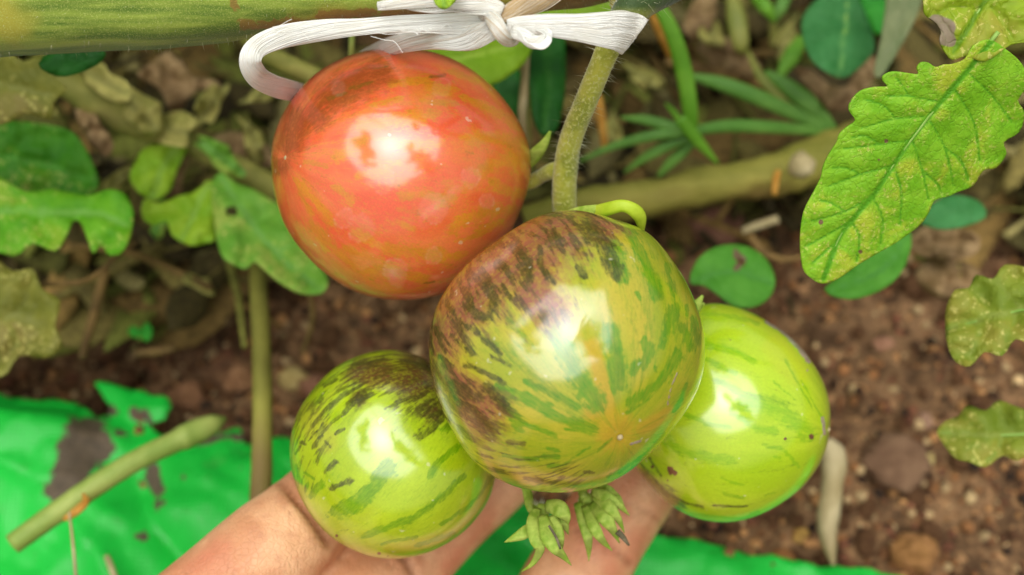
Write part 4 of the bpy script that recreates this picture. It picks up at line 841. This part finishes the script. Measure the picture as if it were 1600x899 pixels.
# ------------------------------------------------------------------ stalks, sticks, stems on the ground
def rod(name, label, pts, wid, mat, cat, n=10, sides=16, lump=.07, group=None, seed=0):
    V, F = stalk(pts, wid, n, sides=sides, lump=lump, seed=seed)
    return mk(name, V, F, mat, label=label, cat=cat, group=group)
fs = rod('fallen_stem', 'fallen olive stem lying across the soil behind the middle tomato', [(820, 345, 29.6), (900, 322, 29.6), (1000, 312, 29.8), (1100, 292, 30.0), (1200, 274, 30.3), (1290, 246, 30.8), (1380, 205, 31.6), (1500, 165, 32.5)], [44, 52, 58, 60, 64, 76, 62, 56], M['fallen'], 'stem', lump=.2, sides=40, n=24)
V, F = ico(3); c = W(1252, 258, 28.9)
mk('stem_knot', c + V * .0034 * (1 + .5 * (fbm(V * 2, 3) - .5))[:, None], F, M['straw'], parent=fs)
V, F = stalk([(1216, 268, 28.9), (1212, 282, 28.8), (1210, 305, 28.8)], [10, 12, 9], 5, sides=8); mk('husk', V, F, M['orange'], parent=fs)
rod('stake', 'upright olive brown stalk standing left of the hand', [(402, 395, 30), (405, 470, 28.6), (409, 560, 27.6), (410, 650, 27), (408, 760, 26.6), (404, 830, 26.6)], [26, 28, 30, 31, 34, 34], M['stake'], 'stalk')
ct = rod('cut_stalk', 'pale green cut stalk lying over the green sheet', [(20, 850, 25.2), (90, 800, 25.5), (130, 772, 25.7), (200, 727, 26.2), (270, 692, 26.8), (292, 682, 27.0), (330, 664, 27.4), (352, 654, 27.7)], [34, 35, 36, 34, 34, 40, 32, 6], M['cut'], 'stalk', lump=.05)
sepal([(100, 812, 25.0), (118, 800, 24.9), (134, 784, 25.0), (130, 772, 25.2)], [6, 12, 10, 3], M['orange'], ct, name='husk')
rod('dry_stick', 'pale dry pointed stick lying on soil below the lime tomato', [(1288, 690, 29.6), (1302, 716, 29.5), (1300, 760, 29.2), (1294, 810, 28.9), (1296, 850, 28.6), (1302, 884, 28.5)], [26, 40, 34, 33, 24, 5], M['straw'], 'stick', lump=.14)
for lab, pts, wid, mt, nm in [
    ('olive green stalk slanting down at the upper left', [(60, 100, 28.5), (120, 140, 28.6), (190, 185, 29), (250, 210, 29.5)], [40, 48, 48, 36], 'olive', 'stalk'),
    ('dull olive stalk running from upper left to the red tomato', [(180, 150, 30), (300, 225, 30.2), (380, 268, 30.4), (450, 310, 30.6)], [30, 34, 40, 40], 'olive', 'stalk'),
    ('short olive stalk seen through the twine loop', [(380, 50, 26), (420, 85, 26), (480, 115, 26.2), (560, 150, 26.5)], [30, 32, 32, 30], 'olive', 'stalk'),
    ('thin tan stalk hanging beside the deep green leaf', [(824, 60, 26), (820, 120, 26), (816, 180, 26.1), (822, 240, 26.5)], [10, 13, 14, 12], 'straw', 'stalk'),
    ('thin green stalk above the red tomato', [(551, 30, 24), (550, 60, 24), (548, 110, 24.5)], [8, 9, 9], 'cut', 'stalk'),
    ('brown twig at the left edge below the lobed leaf', [(60, 445, 27), (120, 442, 27.2), (150, 430, 27.6), (182, 400, 28), (215, 378, 28.4)], [7, 9, 9, 8, 5], 'twig', 'twig'),
    ('brown twig lying under the yellow green leaf', [(110, 384, 29), (200, 395, 29.6), (260, 418, 30.5), (330, 450, 31)], [9, 12, 13, 10], 'twig', 'twig'),
    ('grey brown twig leaning in the dark gap at left', [(165, 420, 30), (150, 480, 30), (128, 560, 29.5)], [14, 16, 12], 'twig', 'twig'),
    ('thin dry looped stem hanging below the bitten leaf', [(484, 455, 28.8), (489, 490, 29.2), (484, 520, 29.8), (472, 552, 30.5)], [8, 9, 8, 6], 'twig', 'twig'),
    ('tan twig piece on soil below the seedling', [(210, 552, 31), (245, 548, 31.1), (274, 544, 31.2)], [12, 14, 10], 'twig', 'twig'),
    ('tan twig on soil left of the bitten round leaf', [(1160, 362, 30.6), (1185, 352, 30.5), (1216, 342, 30.4)], [10, 14, 13], 'straw', 'twig'),
    ('bent brown twig above the bitten round leaf', [(1170, 365, 30.8), (1190, 392, 30.6), (1220, 405, 30.4), (1255, 402, 30.3)], [14, 14, 10, 7], 'twig', 'twig'),
    ('orange brown stalk lying behind the upright grass blade', [(1040, 95, 34), (1100, 108, 34), (1160, 120, 34), (1200, 140, 34)], [16, 22, 22, 14], 'twig', 'twig'),
    ('orange dry blade leaning beside the upright grass blade', [(1012, 10, 28), (1030, 50, 28.4), (1046, 90, 29)], [8, 14, 7], 'orange', 'twig'),
    ('thin yellow stalk behind the fruit stalk', [(935, 150, 31), (940, 190, 31), (946, 240, 31)], [10, 14, 10], 'orange', 'twig'),
    ('thin curved tan twig at the lower left over the sheet', [(108, 800, 24.6), (114, 850, 24.6), (120, 920, 24.5)], [4, 5, 5], 'straw', 'twig'),
    ('short pale twig on the sheet at the lower left', [(166, 868, 28), (172, 882, 28), (182, 910, 27.8)], [8, 10, 10], 'straw', 'twig'),
    ('yellow brown stalk at the top between the grass', [(1140, -30, 33), (1155, 30, 33), (1160, 75, 33)], [18, 26, 14], 'olive', 'stalk'),
]:
    rod('plant_stalk' if nm == 'stalk' else 'twig', lab, pts, wid, M[mt], nm, n=7, sides=10, lump=.1)

# grass tufts ------------------------------------------------------
M['grass_a'] = mat_plain('grass_bright', lin(98, 156, 36), lin(120, 176, 50), 80, 0.5, 0.3, 0.1)
M['grass_b'] = mat_plain('grass_dull', lin(84, 134, 46), lin(112, 160, 66), 80, 0.5, 0.3, 0.1)
M['grass_c'] = mat_plain('grass_yellow', lin(128, 136, 56), lin(150, 150, 70), 80, 0.5, 0.3, 0.1)
def tuft(label, base, blades):
    o = empty('grass_tuft', W(*base), label, 'grass')
    for pts, w, m in blades: sepal(pts, w, M[m], o, name='blade', th=.0003, fold=.2)
tuft('narrow leaved grass tuft with one tall bright blade by the fruit stalk', (1085, 215, 29), [
    ([(1024, 0, 27), (1050, 50, 27.2), (1068, 110, 27.6), (1078, 170, 28), (1080, 205, 28.4)], [18, 24, 26, 24, 18], 'grass_a'),
    ([(1062, 185, 28), (1090, 220, 28.4), (1122, 256, 29)], [18, 18, 4], 'grass_a'),
    ([(905, 252, 29), (960, 228, 28.8), (1020, 212, 28.6), (1085, 205, 28.6)], [4, 12, 16, 14], 'grass_b'),
    ([(970, 184, 29), (1010, 188, 28.8), (1060, 202, 28.7), (1090, 212, 28.7)], [4, 15, 18, 12], 'grass_b'),
    ([(975, 270, 29.4), (1010, 245, 29), (1050, 225, 28.8), (1080, 215, 28.7)], [4, 14, 16, 10], 'grass_b'),
    ([(1028, 276, 29.4), (1050, 252, 29.1), (1075, 230, 28.9), (1086, 216, 28.8)], [6, 16, 15, 9], 'grass_b'),
    ([(1040, 162, 30), (1056, 180, 29.6), (1072, 205, 29.2)], [3, 9, 8], 'grass_a')])
tuft('spreading dull green grass tuft rooted by the fallen stem', (1300, 205, 31), [
    ([(1080, 205, 29), (1140, 197, 29.4), (1220, 200, 30), (1300, 207, 31)], [14, 19, 18, 10], 'grass_b'),
    ([(1075, 118, 30.5), (1130, 132, 30.3), (1190, 155, 30.4), (1250, 182, 30.7), (1302, 206, 31)], [8, 22, 24, 20, 10], 'grass_b'),
    ([(1168, 80, 31.4), (1192, 125, 31), (1235, 168, 31), (1296, 206, 31.1)], [5, 14, 15, 8], 'grass_c'),
    ([(1196, 112, 31), (1236, 140, 30.8), (1272, 170, 30.8), (1306, 205, 31)], [8, 26, 26, 10], 'grass_b'),
    ([(1140, -20, 32), (1150, 30, 31.8), (1158, 70, 31.8), (1165, 84, 32)], [10, 28, 24, 6], 'grass_c'),
    ([(1170, -20, 32), (1195, 10, 31.6), (1210, 34, 31.8)], [16, 20, 4], 'grass_a'),
    ([(1235, -20, 32), (1220, 10, 31.8), (1206, 36, 32)], [12, 20, 6], 'grass_b'),
    ([(1255, 60, 32), (1235, 90, 31.6), (1215, 125, 31.6)], [18, 26, 8], 'grass_a')])

# dead leaves ------------------------------------------------------
for lab, O, d, tl in [
    ('crumpled tan dead leaf under the vine stem at upper left', [(215, 118), (240, 96), (262, 80), (285, 95), (300, 118), (330, 124), (345, 136), (310, 142), (290, 160), (280, 196), (264, 172), (250, 140)], 30.5, (1, -1)),
    ('upright tan dead leaf above the dark green leaf', [(118, 165), (134, 160), (160, 195), (176, 220), (172, 242), (156, 240), (138, 218), (122, 190)], 28.6, (0, -.5)),
    ('pinkish brown dead leaf under the round blue green leaf', [(1240, 110), (1268, 108), (1290, 128), (1322, 136), (1344, 100), (1366, 88), (1372, 110), (1352, 142), (1330, 170), (1296, 172), (1268, 140)], 31, (.5, -.9)),
    ('orange brown dead leaf beside the tall grass at the top', [(1068, 40), (1082, 5), (1108, -20), (1120, 10), (1110, 46), (1086, 66)], 33, (.5, -1)),
    ('grey dead leaf between the yellow green leaves', [(258, 300), (268, 268), (285, 240), (292, 250), (286, 280), (280, 310), (268, 312)], 30.2, (.5, -.5)),
    ('brown dead leaf at right beside the small blue green leaf', [(1420, 380), (1450, 352), (1486, 356), (1530, 370), (1520, 400), (1470, 405), (1440, 400)], 29, (0, -1)),
    ('olive dead leaf curled on soil at the right', [(1430, 420), (1470, 405), (1520, 415), (1540, 450), (1490, 470), (1446, 455)], 29.5, (0, -1)),
    ('tan dead leaf at top behind the tall grass', [(1090, 70), (1130, 56), (1170, 80), (1190, 112), (1150, 118), (1110, 100)], 34, (0, -1)),
    ('olive brown dead leaf lying at left of the red tomato', [(330, 220), (360, 205), (400, 214), (428, 240), (420, 262), (380, 262), (350, 248)], 31.6, (0, -1)),
    ('dull olive dead leaf hanging under the yellow green leaf', [(220, 316), (250, 312), (276, 325), (270, 350), (240, 358), (222, 340)], 30.6, (0, -.6)),
]:
    leaf('dead_leaf', lab, O, d, M['dryleaf'], tilt=tl, bulge=.3, pucker=.7, step=8, cat='dead leaf', cup=.3, midrib=[tuple(np.array(O[0]) * .8 + np.mean(O, 0) * .2), tuple(np.mean(O, 0)), tuple(np.array(O[len(O) // 2]) * .8 + np.mean(O, 0) * .2)])

# unseen foliage added above the bed to shade the ground behind the fruit ------
plant = empty('added_canopy', (-0.05, 0.42, 0.0), 'unseen leafy branches added above the bed for shade and broken highlights', 'plant')
r = np.random.default_rng(5)
LO = np.array([(0, -1), (.18, -.86), (.3, -.7), (.26, -.52), (.46, -.38), (.36, -.16), (.54, 0), (.4, .2), (.46, .42), (.28, .52), (.2, .8), (0, 1), (-.2, .8), (-.28, .52), (-.46, .42), (-.4, .2), (-.54, 0), (-.36, -.16), (-.46, -.38), (-.26, -.52), (-.3, -.7), (-.18, -.86)])
lv, lf = flat_mesh(catmull(LO, 3, closed=True), .13)
cme = None
def canopy_leaf(p, L, rot, dip):
    global cme
    if cme is None:
        z = .16 * np.abs(lv[:, 0]) - .18 * lv[:, 1] ** 2 + .08 * (fbm(np.c_[lv * 3, lv[:, :1] * 0], 2) - .5)
        o = mk('leaf', np.c_[lv, z], lf, M['l_mid'], matrix=Matrix.Identity(4), attrs={'vein': np.exp(-(lv[:, 0] / .03) ** 2)}); cme = o.data
    else:
        o = bpy.data.objects.new('leaf', cme); COL.objects.link(o)
    o.matrix_world = Matrix.Translation(Vector(p)) @ Matrix.Rotation(rot, 4, 'Z') @ Matrix.Rotation(dip, 4, 'X') @ Matrix.Diagonal((L, L, L, 1))
    put(o, plant)
def out_of_view(p, L):
    d = (np.array(p) - CAM) @ FWD
    if d < 0.02: return p[2] > CAM[2] + .05
    x, y, _ = PX(np.array(p)); m = (L + .02) / d * KPX
    return y + m < 0
n = 0
while n < 150:
    p = (r.uniform(-.34, .12), r.uniform(.185, .42), r.uniform(.10, .30)); L = r.uniform(.028, .045)
    if p[0] > -.02 and r.random() < .75: continue
    if not out_of_view(p, L): continue
    n += 1; canopy_leaf(p, L, r.uniform(0, 6.28), r.uniform(-.5, .5))
OV = [((.10 + .11 * t + r.uniform(-.03, .03), -.02 - .10 * t + r.uniform(-.035, .035), r.uniform(.44, .5)), r.uniform(.035, .055), r.uniform(0, 6.28)) for t in np.linspace(-.35, 1, 22)]  # overhead leaves, out of view, added to break up the fruit highlights
OV += [((-.19 + r.uniform(-.04, .04), r.uniform(-.1, .14), r.uniform(.45, .52)), r.uniform(.04, .055), r.uniform(0, 6.28)) for _ in range(12)]
OV += [((r.uniform(-.05, .14), .28 + r.uniform(-.03, .03), r.uniform(.48, .55)), r.uniform(.04, .055), r.uniform(0, 6.28)) for _ in range(8)]
for p, L, a in OV:
    canopy_leaf(p, L, a, .25)
for pts in ([(-.3, .5, 0), (-.22, .40, .12), (-.15, .3, .2), (-.10, .2, .34), (-.02, .12, .5)], [(-.1, .55, 0), (-.05, .42, .16), (.02, .33, .28), (.08, .2, .42), (.14, .1, .5)]):
    V, F = tube(catmull(pts, 8), np.linspace(.006, .0015, 33), sides=10, lump=.05); mk('stem', V, F, M['truss'], parent=plant, attrs={'brown': np.zeros(len(V))})

for i, (px_, py_, L_, a_, d_, mt_) in enumerate([(150, 120, 95, .5, 28.2, 'l_wither'), (205, 165, 110, .75, 28.8, 'l_wither'), (330, 165, 80, 2.2, 30, 'l_wither'), (250, 200, 90, .2, 29.6, 'l_wither'), (395, 215, 70, 1.1, 30.5, 'l_wither'),
        (180, 285, 60, 2.5, 29.8, 'l_wither'), (345, 245, 80, .6, 29.4, 'l_pale'), (60, 150, 90, 1.0, 29, 'l_wither'), (250, 340, 60, 1.9, 29.8, 'l_pale'), (310, 440, 50, .4, 31, 'l_wither'), (400, 150, 60, -.4, 31, 'l_wither'), (120, 250, 60, 1.3, 30, 'l_wither'),
        (1110, 45, 80, 1.2, 33, 'l_wither'), (1000, 120, 60, .5, 33, 'l_wither'), (1230, 60, 60, 2.0, 33.4, 'l_wither'), (1400, 200, 60, .6, 31, 'l_wither'), (960, 200, 50, 1.5, 32.5, 'l_wither'), (1480, 420, 50, .2, 29.8, 'l_wither')]):
    t_ = np.linspace(0, 2 * math.pi, 12, endpoint=False); w_ = .30 + .12 * r.random()
    O_ = np.stack([np.cos(t_) * L_ / 2, np.sin(t_) * L_ * w_ * (1 + .35 * np.cos(t_)) / 1.6], 1) * (1 + .9 * (r.random((12, 1)) - .5))
    c_, s_ = math.cos(a_), math.sin(a_); O_ = O_ @ np.array([[c_, s_], [-s_, c_]]) + (px_, py_)
    where = ['at the far upper left under the vine stem', 'beside the slanting olive stalk', 'below the twine loop', 'over the dull olive stalk', 'in shade left of the red tomato', 'above the lobed leaf', 'touching the yellowish lobed leaf', 'at the left edge by the olive leaf',
             'under the small yellow green leaf', 'over the dark gap above the soil', 'behind the twine loop', 'against the dark green leaf', 'left of the yellow stalk at the top', 'behind the fruit stalk', 'left of the round blue green leaf', 'behind the mottled leaf lobes', 'beside the thin yellow stalk', 'on soil at the right edge'][i]
    leaf('withered_leaf', 'crumpled %s leaf %s' % ('withered olive' if mt_ == 'l_wither' else 'fading green', where), O_, d_, M[mt_], tilt=(r.uniform(-2, 2), r.uniform(-2, .5)), midrib=[tuple(O_[6]), (px_, py_), tuple(O_[0])], bulge=.25, pucker=.55, step=8, cup=r.uniform(-.6, .8), cat='dead leaf' if mt_ == 'l_wither' else 'leaf')
# litter, clods, grit ----------------------------------------------
LITREG = [np.array([(-300, 60), (520, 40), (560, 200), (430, 330), (330, 470), (-300, 470)], float), np.array([(780, -80), (1700, -80), (1700, 360), (1300, 330), (1000, 330), (800, 300)], float)]
TINTS = [lin(132, 118, 62), lin(96, 84, 44), lin(150, 138, 84), lin(116, 114, 50), lin(84, 72, 38), lin(140, 112, 60), lin(128, 132, 56), lin(70, 60, 34)]
mb = MB()
r = np.random.default_rng(11)
for reg, n in zip(LITREG, (900, 620)):
    lo, hi = reg.min(0), reg.max(0); k = 0
    while k < n:
        p = lo + r.random(2) * (hi - lo)
        if not inpoly(p[None], reg)[0]: continue
        k += 1; z = r.uniform(0.001, 0.034) * (0.4 + 0.6 * r.random())
        c = G(p[0], p[1], z); z += 0; a = r.uniform(0, 6.283); L = r.uniform(.006, .030) if r.random() < .8 else r.uniform(.03, .055); tint = np.array(TINTS[r.integers(len(TINTS))][:3] + (1,)) * np.r_[np.full(3, r.uniform(.45, 1.1)), 1]
        u = np.array([math.cos(a), math.sin(a), r.uniform(-.35, .35)]); u /= np.linalg.norm(u)
        if r.random() < .5:
            m_ = np.cross(u, [0, 0, 1]); t = np.linspace(-.5, .5, 5)[:, None]
            V, F = tube(c + u * L * 1.5 * t + m_ * L * r.uniform(-.3, .3) * t * t, np.linspace(1, .5, 5) * r.uniform(.0006, .0017), sides=6); mb.add(V, F, tint)
        else:
            w = L * r.uniform(.14, .32); s = np.cross(u, [r.uniform(-.5, .5), r.uniform(-.5, .5), 1]); s /= np.linalg.norm(s); nn = np.cross(u, s)
            V = []; cu = r.uniform(-.3, .3)
            for t in np.linspace(-1, 1, 7):
                ww = w * (1 - t * t) ** .6 * (1 + .3 * r.uniform(-1, 1)) + .0002
                for q_ in (-1, -.3, .4, 1): V.append(c + u * L * t * .6 + s * ww * q_ + nn * (cu * L * t * t + .5 * ww * q_ * q_))
            V = np.array(V); th = nn * .00025; nV = len(V)
            F = [[i * 4 + j, i * 4 + j + 1, (i + 1) * 4 + j + 1, (i + 1) * 4 + j] for i in range(6) for j in range(3)]
            V2 = np.vstack([V + th, V - th]); F2 = F + [[x + nV for x in f[::-1]] for f in F]
            bd = [i * 4 for i in range(7)] + [24 + j for j in (1, 2, 3)] + [i * 4 + 3 for i in range(5, -1, -1)] + [2, 1]
            F2 += [[bd[i], bd[(i + 1) % len(bd)], bd[(i + 1) % len(bd)] + nV, bd[i] + nV] for i in range(len(bd))]
            mb.add(V2, F2, tint)
mb.build('litter', M['litter'], kind='stuff', label='brown and olive plant litter heaped on the soil', cat='litter')

CL = []
for s in range(10):
    V, F = ico(2 if s < 5 else 4)
    V = V * (1 + 0.75 * (fbm(V * 1.5 + s * 9, 3) - .5) + (0.35 * np.abs(fbm(V * 4 + s, 3) - .5) if s >= 5 else 0))[:, None] * np.array([1, r.uniform(.7, 1), r.uniform(.55, .85)])
    CL.append((V, F))
def on_sheet(p): return p[1] > 595 and inpoly(np.atleast_2d(p), SHEET0)[0]
mb = MB(); PT = [lin(100, 68, 44), lin(126, 86, 54), lin(76, 53, 35), lin(146, 100, 60), lin(116, 74, 52), lin(52, 39, 29), lin(172, 126, 78), lin(186, 158, 112)]
k = 0
while k < 9500:
    p = np.array([r.uniform(-350, 1950), r.uniform(-80, 1000)])
    if on_sheet(p) and (seg_dist(p[None], SHEET0)[0] > 26 or r.random() < .55 or p[1] > 905): continue
    k += 1; lift = .006 if on_sheet(p) else 0
    g = G(p[0], p[1], 0); sz = 0.0005 + 0.0017 * r.random() ** 3
    a = r.uniform(0, 6.283); V, F = CL[r.integers(5)]
    c_, s_ = math.cos(a), math.sin(a)
    V = V @ np.array([[c_, -s_, 0], [s_, c_, 0], [0, 0, 1]]).T * sz + np.array([g[0], g[1], soil_h(g[:1], g[1:2])[0] + sz * .3 + lift])
    mb.add(V, F, np.array(PT[r.integers(len(PT))]) * np.r_[np.full(3, r.uniform(.8, 1.4)), 1])
for (qx, qy), rad_, cnt in [((245, 745), 16, 26), ((252, 775), 12, 18), ((262, 800), 12, 16), ((232, 850), 10, 14), ((140, 700), 26, 30), ((120, 770), 24, 24), ((214, 658), 16, 14), ((300, 700), 20, 16), ((170, 715), 18, 16), ((1150, 868), 60, 14), ((340, 800), 60, 12), ((200, 860), 60, 12)]:
    for _ in range(cnt):
        q_ = r.normal(size=2) * rad_ * .6 + (qx, qy); g = G(q_[0], q_[1], .009); sz = .0004 + .0013 * r.random() ** 2; V, F = CL[r.integers(5)]
        mb.add(V * sz * np.array([1, 1, .6]) + g, F, np.array(PT[r.integers(len(PT))]) * np.r_[np.full(3, r.uniform(.7, 1.3)), 1])
mb.build('soil_crumbs', M['pebbles'], kind='stuff', label='loose soil crumbs strewn over the bare earth', cat='soil')
clod_me = []
for V, F in CL[5:]:
    me = bpy.data.meshes.new('soil_clod'); me.from_pydata(V.tolist(), [], F); me.polygons.foreach_set('use_smooth', np.ones(len(F), bool)); me.materials.append(M['clod']); clod_me.append(me)
k = 0
while k < 210:
    p = np.array([r.uniform(60, 1560), r.uniform(330, 890)])
    if on_sheet(p) or (p[0] < 420 and p[1] < 420) : continue
    k += 1; g = G(p[0], p[1], 0); sz = 0.0014 + 0.0026 * r.random() ** 2
    o = bpy.data.objects.new('soil_clod', clod_me[r.integers(5)]); COL.objects.link(o)
    o.location = (g[0], g[1], soil_h(g[:1], g[1:2])[0] + sz * .25); o.scale = (sz,) * 3; o.rotation_euler = (r.uniform(-.4, .4), r.uniform(-.4, .4), r.uniform(0, 6.28))
    put(o, None, 'rounded brown clod of dry soil lying on the bare earth', 'soil clod', 'soil clods on the bare earth')
def stone(label, px, py, rad, c1, c2, sq=.8, cat='stone'):
    V, F = ico(4); V = V * (1 + 1.0 * (fbm(V * 1.2 + px, 4) - .5) - .5 * np.abs(fbm(V * 3.5 + px, 4) - .5))[:, None] * np.array([1, .8, sq]) * rad
    g = G(px, py, 0.002); g[2] = soil_h(g[:1], g[1:2])[0] + rad * .35
    if on_sheet(np.array([px, py])): g[2] += .005
    mk('stone' if cat == 'stone' else 'soil_clod', g + V, F, mat_plain('stone', lin(*c1), lin(*c2), 200, .85, .2, .5), label=label, cat=cat)
stone('pale yellow stone on soil right of the upright stalk', 455, 582, .0042, (170, 146, 88), (196, 172, 112))
stone('pinkish brown stone touching the pale yellow stone', 482, 590, .0046, (140, 96, 72), (160, 116, 88))
stone('orange brown clod above the sheet at left', 285, 602, .0056, (130, 92, 62), (150, 108, 76), cat='soil clod')
stone('tall tan clod left of the upright stalk', 366, 575, .0052, (138, 98, 66), (156, 116, 80), 1.0, cat='soil clod')
stone('small cream pebble right of the lime tomato', 1455, 708, .0024, (190, 170, 100), (206, 186, 124))
stone('pink pebble on bare soil above the lime tomato level', 1374, 548, .0026, (166, 120, 92), (184, 136, 106))
stone('orange tan stone in the lower right corner of soil', 1432, 862, .0066, (146, 104, 58), (172, 124, 76))
stone('pinkish stone left of the cream pebble', 1448, 650, .0030, (150, 116, 92), (170, 134, 108))
stone('large reddish clod of soil under the fallen stem', 1108, 362, .0110, (116, 78, 60), (136, 96, 74), .6, cat='soil clod')
stone('big cracked brown clod of soil right of the dry stick', 1400, 722, .0110, (108, 80, 58), (130, 100, 74), .3, cat='soil clod')
stone('yellow pebble between the lime tomato and sheet', 1252, 832, .0026, (170, 132, 62), (186, 148, 82))
stone('orange pebble by the sheet edge at the right', 1226, 872, .0034, (166, 110, 60), (186, 130, 80))
stone('lump of brown dirt on the sheet near the cut stalk', 247, 755, .0032, (72, 54, 40), (92, 70, 52), .5, cat='soil clod')
stone('small lump of dirt on the sheet, lowest of three', 232, 850, .0026, (72, 58, 44), (92, 72, 56), .5, cat='soil clod')
stone('flat lump of dirt on the sheet between two others', 262, 796, .0026, (80, 62, 46), (98, 76, 58), .4, cat='soil clod')
